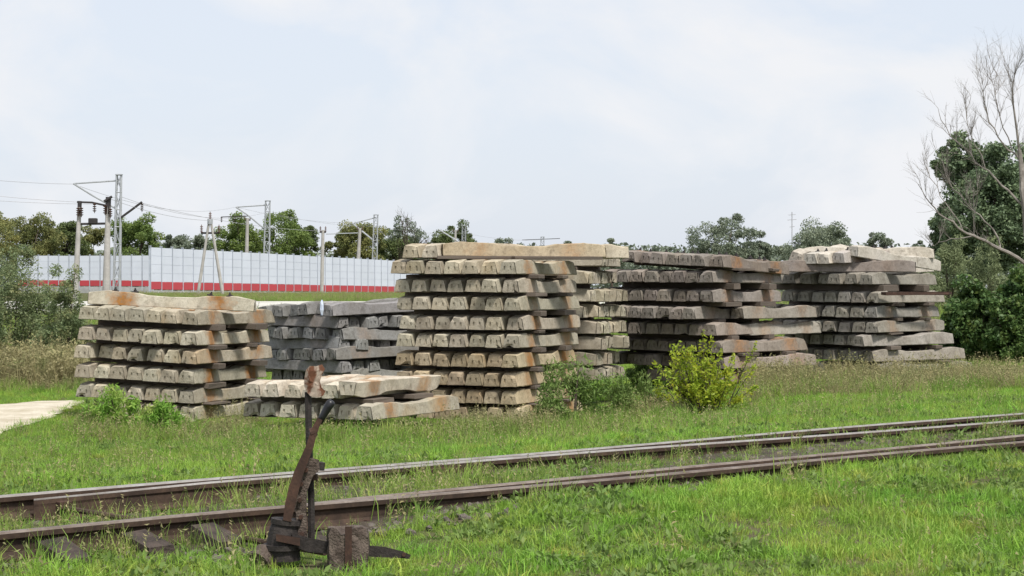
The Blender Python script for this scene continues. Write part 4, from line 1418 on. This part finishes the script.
# ------------------------------------------------------------------ grass (instanced tufts)
SRC = bpy.data.collections.new('tuft_sources')      # not linked to the scene, only referenced
def tuft(name, nb, hmin, hmax, wd, spread, lean, mat, seed, heads=0.0, headmat=None, leafy=0.0):
    rg = np.random.default_rng(seed)
    v = []; f = []; mi = []
    for i in range(nb):
        a = rg.uniform(0, 2 * math.pi); r = spread * math.sqrt(rg.uniform(0, 1))
        b = np.array([r * math.cos(a), r * math.sin(a), -.02])
        h = rg.uniform(hmin, hmax); l = abs(rg.normal(0, lean)) * h
        la = rg.uniform(0, 2 * math.pi)
        dirv = np.array([math.cos(la), math.sin(la), 0]) * l
        w_ = wd * rg.uniform(.6, 1.3)
        sa = rg.uniform(0, 2 * math.pi)
        sv = np.array([math.cos(sa), math.sin(sa), 0]) * w_ / 2
        m1 = b + dirv * .35 + np.array([0, 0, h * .55]); tp_ = b + dirv + np.array([0, 0, h * (1 - .25 * min(1, l / h))])
        k = len(v)
        v += [b - sv, b + sv, m1 - sv * .75, m1 + sv * .75, tp_]
        f += [(k, k + 1, k + 3, k + 2), (k + 2, k + 3, k + 4)]; mi += [0, 0]
        if rg.uniform() < heads:
            hd = tp_; n_ = 5
            for q in range(n_):
                c = hd - np.array([0, 0, q * .022]) + rg.normal(size=3) * .006
                e = rg.normal(size=3); e /= np.linalg.norm(e); e2 = np.cross(e, rg.normal(size=3)); e2 /= np.linalg.norm(e2)
                kk = len(v); s_ = .017
                v += [c - e * s_, c + e2 * s_ * .6, c + e * s_]; f.append((kk, kk + 1, kk + 2)); mi.append(1)
        if rg.uniform() < leafy:
            for q in range(4):
                c = b + (tp_ - b) * rg.uniform(.3, 1); e = rg.normal(size=3); e /= np.linalg.norm(e); e2 = np.cross(e, rg.normal(size=3)); e2 /= np.linalg.norm(e2)
                kk = len(v); s_ = .025
                v += [c, c + e * s_ + e2 * s_ * .4, c + e * s_ * 2, c + e * s_ - e2 * s_ * .4]; f.append((kk, kk + 1, kk + 2, kk + 3)); mi.append(0)
    me = mesh_np(name, v, f, [mat, headmat or mat])
    me.polygons.foreach_set('material_index', mi)
    o = bpy.data.objects.new(name, me)
    return o
def tuft_set(name, n, *a, **kw):
    c = bpy.data.collections.new(name)
    for i in range(n):
        c.objects.link(tuft('%s_%02d' % (name, i), *a, seed=1000 + i * 7 + len(name), **kw))
    return c
def scatter(name, label, cat, pts, col, ncol, smin, smax, rg, tilt=.15, sc=None):
    n = len(pts)
    me = bpy.data.meshes.new(name)
    me.vertices.add(n)
    me.vertices.foreach_set('co', pts.astype(np.float32).ravel())
    a = me.attributes.new('rot', 'FLOAT_VECTOR', 'POINT')
    rot = np.stack([rg.normal(0, tilt, n), rg.normal(0, tilt, n), rg.uniform(0, 6.283, n)], 1).astype(np.float32)
    a.data.foreach_set('vector', rot.ravel())
    a = me.attributes.new('scl', 'FLOAT', 'POINT')
    s = rg.uniform(smin, smax, n) if sc is None else sc
    a.data.foreach_set('value', s.astype(np.float32))
    a = me.attributes.new('pick', 'INT', 'POINT')
    a.data.foreach_set('value', rg.integers(0, ncol, n).astype(np.int32))
    o = link(name, me)
    ng = bpy.data.node_groups.new(name + '_nodes', 'GeometryNodeTree')
    ng.interface.new_socket('Geometry', in_out='INPUT', socket_type='NodeSocketGeometry')
    ng.interface.new_socket('Geometry', in_out='OUTPUT', socket_type='NodeSocketGeometry')
    gi = ng.nodes.new('NodeGroupInput'); go = ng.nodes.new('NodeGroupOutput')
    ip = ng.nodes.new('GeometryNodeInstanceOnPoints')
    ci = ng.nodes.new('GeometryNodeCollectionInfo')
    ci.inputs['Collection'].default_value = col
    ci.inputs['Separate Children'].default_value = True
    ci.inputs['Reset Children'].default_value = True
    ip.inputs['Pick Instance'].default_value = True
    def attr(nm, ty):
        nd = ng.nodes.new('GeometryNodeInputNamedAttribute'); nd.data_type = ty; nd.inputs['Name'].default_value = nm
        return nd.outputs['Attribute']
    ng.links.new(gi.outputs[0], ip.inputs['Points'])
    ng.links.new(ci.outputs[0], ip.inputs['Instance'])
    ng.links.new(attr('pick', 'INT'), ip.inputs['Instance Index'])
    er = ng.nodes.new('FunctionNodeEulerToRotation')
    ng.links.new(attr('rot', 'FLOAT_VECTOR'), er.inputs[0])
    ng.links.new(er.outputs[0], ip.inputs['Rotation'])
    ng.links.new(attr('scl', 'FLOAT'), ip.inputs['Scale'])
    ng.links.new(ip.outputs[0], go.inputs[0])
    md = o.modifiers.new('scatter', 'NODES'); md.node_group = ng
    tag(o, label, cat, None, 'stuff')
    return o

def in_foot(X, Y, grow=.0):
    m = np.zeros(len(X), bool)
    for c0, a, b, L_, W_ in FOOT:
        du = (X - c0.x) * a.x + (Y - c0.y) * a.y; dv_ = (X - c0.x) * b.x + (Y - c0.y) * b.y
        m |= (du > -.02 - grow) & (du < L_ + grow) & (dv_ > -.05 - grow) & (dv_ < W_ + grow)
    return m
def on_path(X, Y):
    l = np.interp(Y, [24, 30, 34.0, 36.6, 37.6, 38.2], [-20, -20, -16, -9.2, -8.7, -8.2])
    r = np.interp(Y, [24, 27, 29, 31, 33, 36.5, 38.2], [-7.2, -7.2, -7.3, -7.33, -7.42, -7.65, -8.0])
    return (X > l) & (X < r - .12) & (Y < 38.4) & (Y > 25)
def vnoise(X, Y, s, seed):
    r = np.random.default_rng(seed)
    z = 0
    for k in range(5):
        a = r.uniform(0, 6.28); fq = s * r.uniform(.6, 2.2); z = z + np.sin((X * math.cos(a) + Y * math.sin(a)) * fq + r.uniform(0, 6.28))
    return z / 5
def field(n, y0, y1, rg, margin=1.5, power=1.0):
    Y = y0 + (y1 - y0) * rg.uniform(0, 1, n) ** power
    hw = Y * .25 + margin
    # even density over the trapezoid
    keep = rg.uniform(0, 1, n) < hw / (y1 * .25 + margin)
    Y = Y[keep]; hw = hw[keep]
    X = rg.uniform(-1, 1, len(Y)) * hw
    return X, Y
def rail_clear(X, Y):
    s = track_s(X, Y); t = track_t(X, Y)
    d = np.abs(s) < .075
    dvv = np.array([dv(float(q)) for q in t]) if len(t) < 400000 else .1
    on = (np.abs(s + GA + np.where(t < -3.9, 0, dvv - .076)) < .085) | ((np.abs(s + dvv) < .075) & (t > -3.9)) | ((np.abs(s + GA) < .08))
    return d | on
def put(X, Y, dz=0.0): return np.stack([X, Y, g(X, Y) + dz], 1)

rg = np.random.default_rng(11)
lawn = tuft_set('lawn_tuft', 6, 30, .025, .105, .006, .085, .75, M['lawn'])
tall = tuft_set('tall_tuft', 5, 20, .10, .27, .006, .10, .35, M['tallg'], heads=.18, headmat=M['dry'])
dry = tuft_set('dry_tuft', 5, 15, .20, .50, .006, .12, .28, M['dry'], heads=.6, headmat=M['dry'], leafy=.3)
broad = tuft_set('broad_tuft', 4, 12, .02, .07, .018, .09, .9, M['weed'], leafy=.8)

# foreground lawn
X, Y = field(74000, 7.6, 24, rg)
s = track_s(X, Y); t = track_t(X, Y)
between = (s > -GA - .45) & (s < .35)
thin = between & (rg.uniform(0, 1, len(X)) < np.where(t < -2.2, .36, .08) + .3 * vnoise(X, Y, 2.2, 3))
near_front = (s < -GA - .08) & (s > -GA - .5) & (t < -3.2) & (rg.uniform(0, 1, len(X)) < .5)
lev = np.hypot(X - px2x(300, LY), Y - LY)
ok = ~(rail_clear(X, Y) | thin | near_front | ((lev < .45) & (rg.uniform(0, 1, len(X)) < .55)))
X, Y = X[ok], Y[ok]
s = track_s(X, Y)
cl1 = vnoise(X, Y, 5.5, 5); cl2 = vnoise(X, Y, 1.2, 6)
keep = rg.uniform(0, 1, len(X)) < .72 + .55 * cl1 - .55 * smooth(.30, .55, vnoise(X, Y, 1.5, 31))
X, Y, s, cl1, cl2 = X[keep], Y[keep], s[keep], cl1[keep], cl2[keep]
sc = (rg.uniform(.55, 1.15, len(X)) * (1 + .55 * cl1 + .25 * cl2)).clip(.35, 1.9)
sc = np.where((s > -GA - .35) & (s < .25), sc * .62, sc)
scatter('lawn_grass', 'short bright green grass on both sides of the track', 'grass', put(X, Y), lawn, 6, 0, 0, rg, .15, sc)
# mid lawn
X, Y = field(46000, 24, 48, rg, 2.0)
ok = ~(in_foot(X, Y, .05) | on_path(X, Y))
X, Y = X[ok], Y[ok]
scatter('yard_grass', 'green grass between the track and the stacks', 'grass', put(X, Y), lawn, 6, 0, 0, rg, .15, rg.uniform(.7, 1.35, len(X)))
# taller mixed grass behind the track, denser to the left and along the stack feet
X, Y = field(26000, 9, 31, rg, 2.0)
s = track_s(X, Y)
pr = .38 * smooth(.4, 2.5, s) * (.5 + .8 * vnoise(X, Y, .9, 8)) * (1 - .55 * smooth(-1, 3.5, X)) + .05 * (s < -1.9)
ok = (rg.uniform(0, 1, len(X)) < pr) & ~in_foot(X, Y, .1) & ~on_path(X, Y) & ~rail_clear(X, Y)
X, Y = X[ok], Y[ok]
scatter('tall_grass', 'taller yellowish grass with seed heads behind the track', 'grass', put(X, Y), tall, 5, .6, 1.25, rg, .18)
X, Y = field(9000, 7.6, 26, rg)
ok = (rg.uniform(0, 1, len(X)) < .25 + .5 * vnoise(X, Y, 1.5, 31)) & ~rail_clear(X, Y) & ~on_path(X, Y)
X, Y = X[ok], Y[ok]
scatter('straw', 'short dead straw mixed into the lawn', 'grass', put(X, Y), dry, 5, .12, .26, rg, .6)
# seed stalks along the rails
tt_ = np.concatenate([rg.uniform(-7, 12, 420), rg.uniform(-7, -.5, 420)]); nn_ = rg.choice([-GA - .2, -GA + .22, -.22, -.45, -1.0, .2, -.8], 840) + rg.normal(0, .10, 840)
pp = np.array([tp(a, b) for a, b in zip(tt_, nn_)])
ok = ~rail_clear(pp[:, 0], pp[:, 1])
scatter('rail_side_grass', 'thin grass stalks with seed heads along the rails', 'grass', put(pp[ok, 0], pp[ok, 1]), tall, 5, .45, .95, rg, .2)
# broad low weeds in the lawn
X, Y = field(30000, 7.6, 30, rg)
ok = (vnoise(X, Y, 1.3, 15) > -.1) & (rg.uniform(0, 1, len(X)) < .5) & ~rail_clear(X, Y) & ~in_foot(X, Y, .1) & ~on_path(X, Y)
X, Y = X[ok], Y[ok]
scatter('low_weeds', 'low broad-leaved weeds scattered through the lawn', 'weeds', put(X, Y), broad, 4, .6, 1.2, rg, .2)
# dry stalks: in front of the right-hand stacks, at the feet of the others
Xs = []; Ys = []
def band(n, px0, px1, y0, y1):
    y = rg.uniform(y0, y1, n); x = px2x(rg.uniform(px0, px1, n), y)
    Xs.append(x); Ys.append(y)
band(620, 745, 1060, 31.5, 36.0)
band(200, 880, 1080, 34.0, 40.0)
band(150, 600, 690, 30.5, 33.5)
band(130, 440, 560, 28.5, 31.2)
band(80, 200, 270, 29.5, 31.6)
band(30, 130, 200, 29.5, 31.0)
band(500, -40, 85, 41.0, 47.5)
band(60, 60, 250, 27.0, 30.0)
X = np.concatenate(Xs); Y = np.concatenate(Ys)
ok = ~in_foot(X, Y, .12) & ~on_path(X, Y) & (vnoise(X, Y, 1.6, 23) > -.12)
X, Y = X[ok], Y[ok]
scatter('dry_stalks', 'dry beige weed stalks at the feet of the stacks', 'weeds', put(X, Y), dry, 5, .4, 1.05, rg, .22)
Xs = []; Ys = []
band(620, 745, 1060, 32.0, 36.5); band(200, 540, 690, 28.5, 31.5); band(200, 80, 200, 28.0, 30.5); band(200, 930, 1060, 36, 43); band(320, -40, 90, 40, 47)
X = np.concatenate(Xs); Y = np.concatenate(Ys)
ok = ~in_foot(X, Y, .1) & ~on_path(X, Y)
X, Y = X[ok], Y[ok]
scatter('foot_grass', 'rank green grass mixed into the dry stalks by the stacks', 'grass', put(X, Y), tall, 5, .8, 1.7, rg, .22)
y = rg.uniform(42.0, 46.5, 420); x = px2x(rg.uniform(-40, 84, 420), y)
scatter('tall_dry_weeds', 'tall dry weeds below the grey-green bushes at the left', 'weeds', put(x, y), dry, 5, 1.2, 2.4, rg, .15)
y = rg.uniform(33.5, 37.5, 330); x = px2x(rg.uniform(748, 1060, 330), y)
ok = ~in_foot(x, y, .12)
scatter('ragged_weeds', 'ragged tall dry weeds right before the two right-hand stacks', 'weeds', put(x[ok], y[ok]), dry, 5, .75, 1.35, rg, .25)
y = np.concatenate([rg.uniform(27.6, 28.9, 240), rg.uniform(28.3, 30.5, 200)]); x = np.concatenate([px2x(rg.uniform(235, 480, 240), y[:240]), px2x(rg.uniform(455, 600, 200), y[240:])])
ok = ~in_foot(x, y, .05)
scatter('pile_foot_grass', 'taller green grass along the foot of the low pile and tallest stack', 'grass', put(x[ok], y[ok]), tall, 5, .8, 1.6, rg, .2)
# stones scattered along the track
STN = bpy.data.collections.new('stone_sources')
for i in range(4):
    bm = bmesh.new(); bmesh.ops.create_icosphere(bm, subdivisions=1, radius=1.0)
    for vv_ in bm.verts: vv_.co = Vector((vv_.co.x * R(.7, 1.2), vv_.co.y * R(.6, 1.1), vv_.co.z * R(.4, .8)))
    me = bpy.data.meshes.new('stone_%d' % i); bm.to_mesh(me); bm.free(); me.materials.append(M['stone'])
    STN.objects.link(bpy.data.objects.new('stone_%d' % i, me))
tq = rg.uniform(-8, 16, 5200); nq = rg.uniform(-2.15, .45, 5200)
pp = np.array([tp(a, b) for a, b in zip(tq, nq)])
ok = ~rail_clear(pp[:, 0], pp[:, 1])
scatter('ballast_stones', 'grey brown ballast stones lying between and beside the rails', 'stones', put(pp[ok, 0], pp[ok, 1], .012), STN, 4, .012, .034, rg, .6)
# rough bank before the barrier and rough field farther off
X, Y = field(16000, 48, 110, rg, 4)
ok = ~((Y > 88) & (X > -46) & (X < 7))
X, Y = X[ok], Y[ok]
scatter('field_grass', 'rough grass of the field behind the stacks', 'grass', put(X, Y), tall, 5, 1.4, 2.6, rg, .18)
y = rg.uniform(119, 168, 9000); x = px2x(rg.uniform(130, 520, 9000), y)
scatter('bank_grass', 'rough yellowish grass bank in front of the white barrier', 'grass', put(x, y), tall, 5, .9, 1.9, rg, .18)
y = rg.uniform(119, 160, 900); x = px2x(rg.uniform(130, 520, 900), y)
scatter('bank_weeds', 'brown weeds on the bank in front of the white barrier', 'weeds', put(x, y), dry, 5, .6, 1.3, rg, .18)
print('sleepers', len(SLEEPERS))
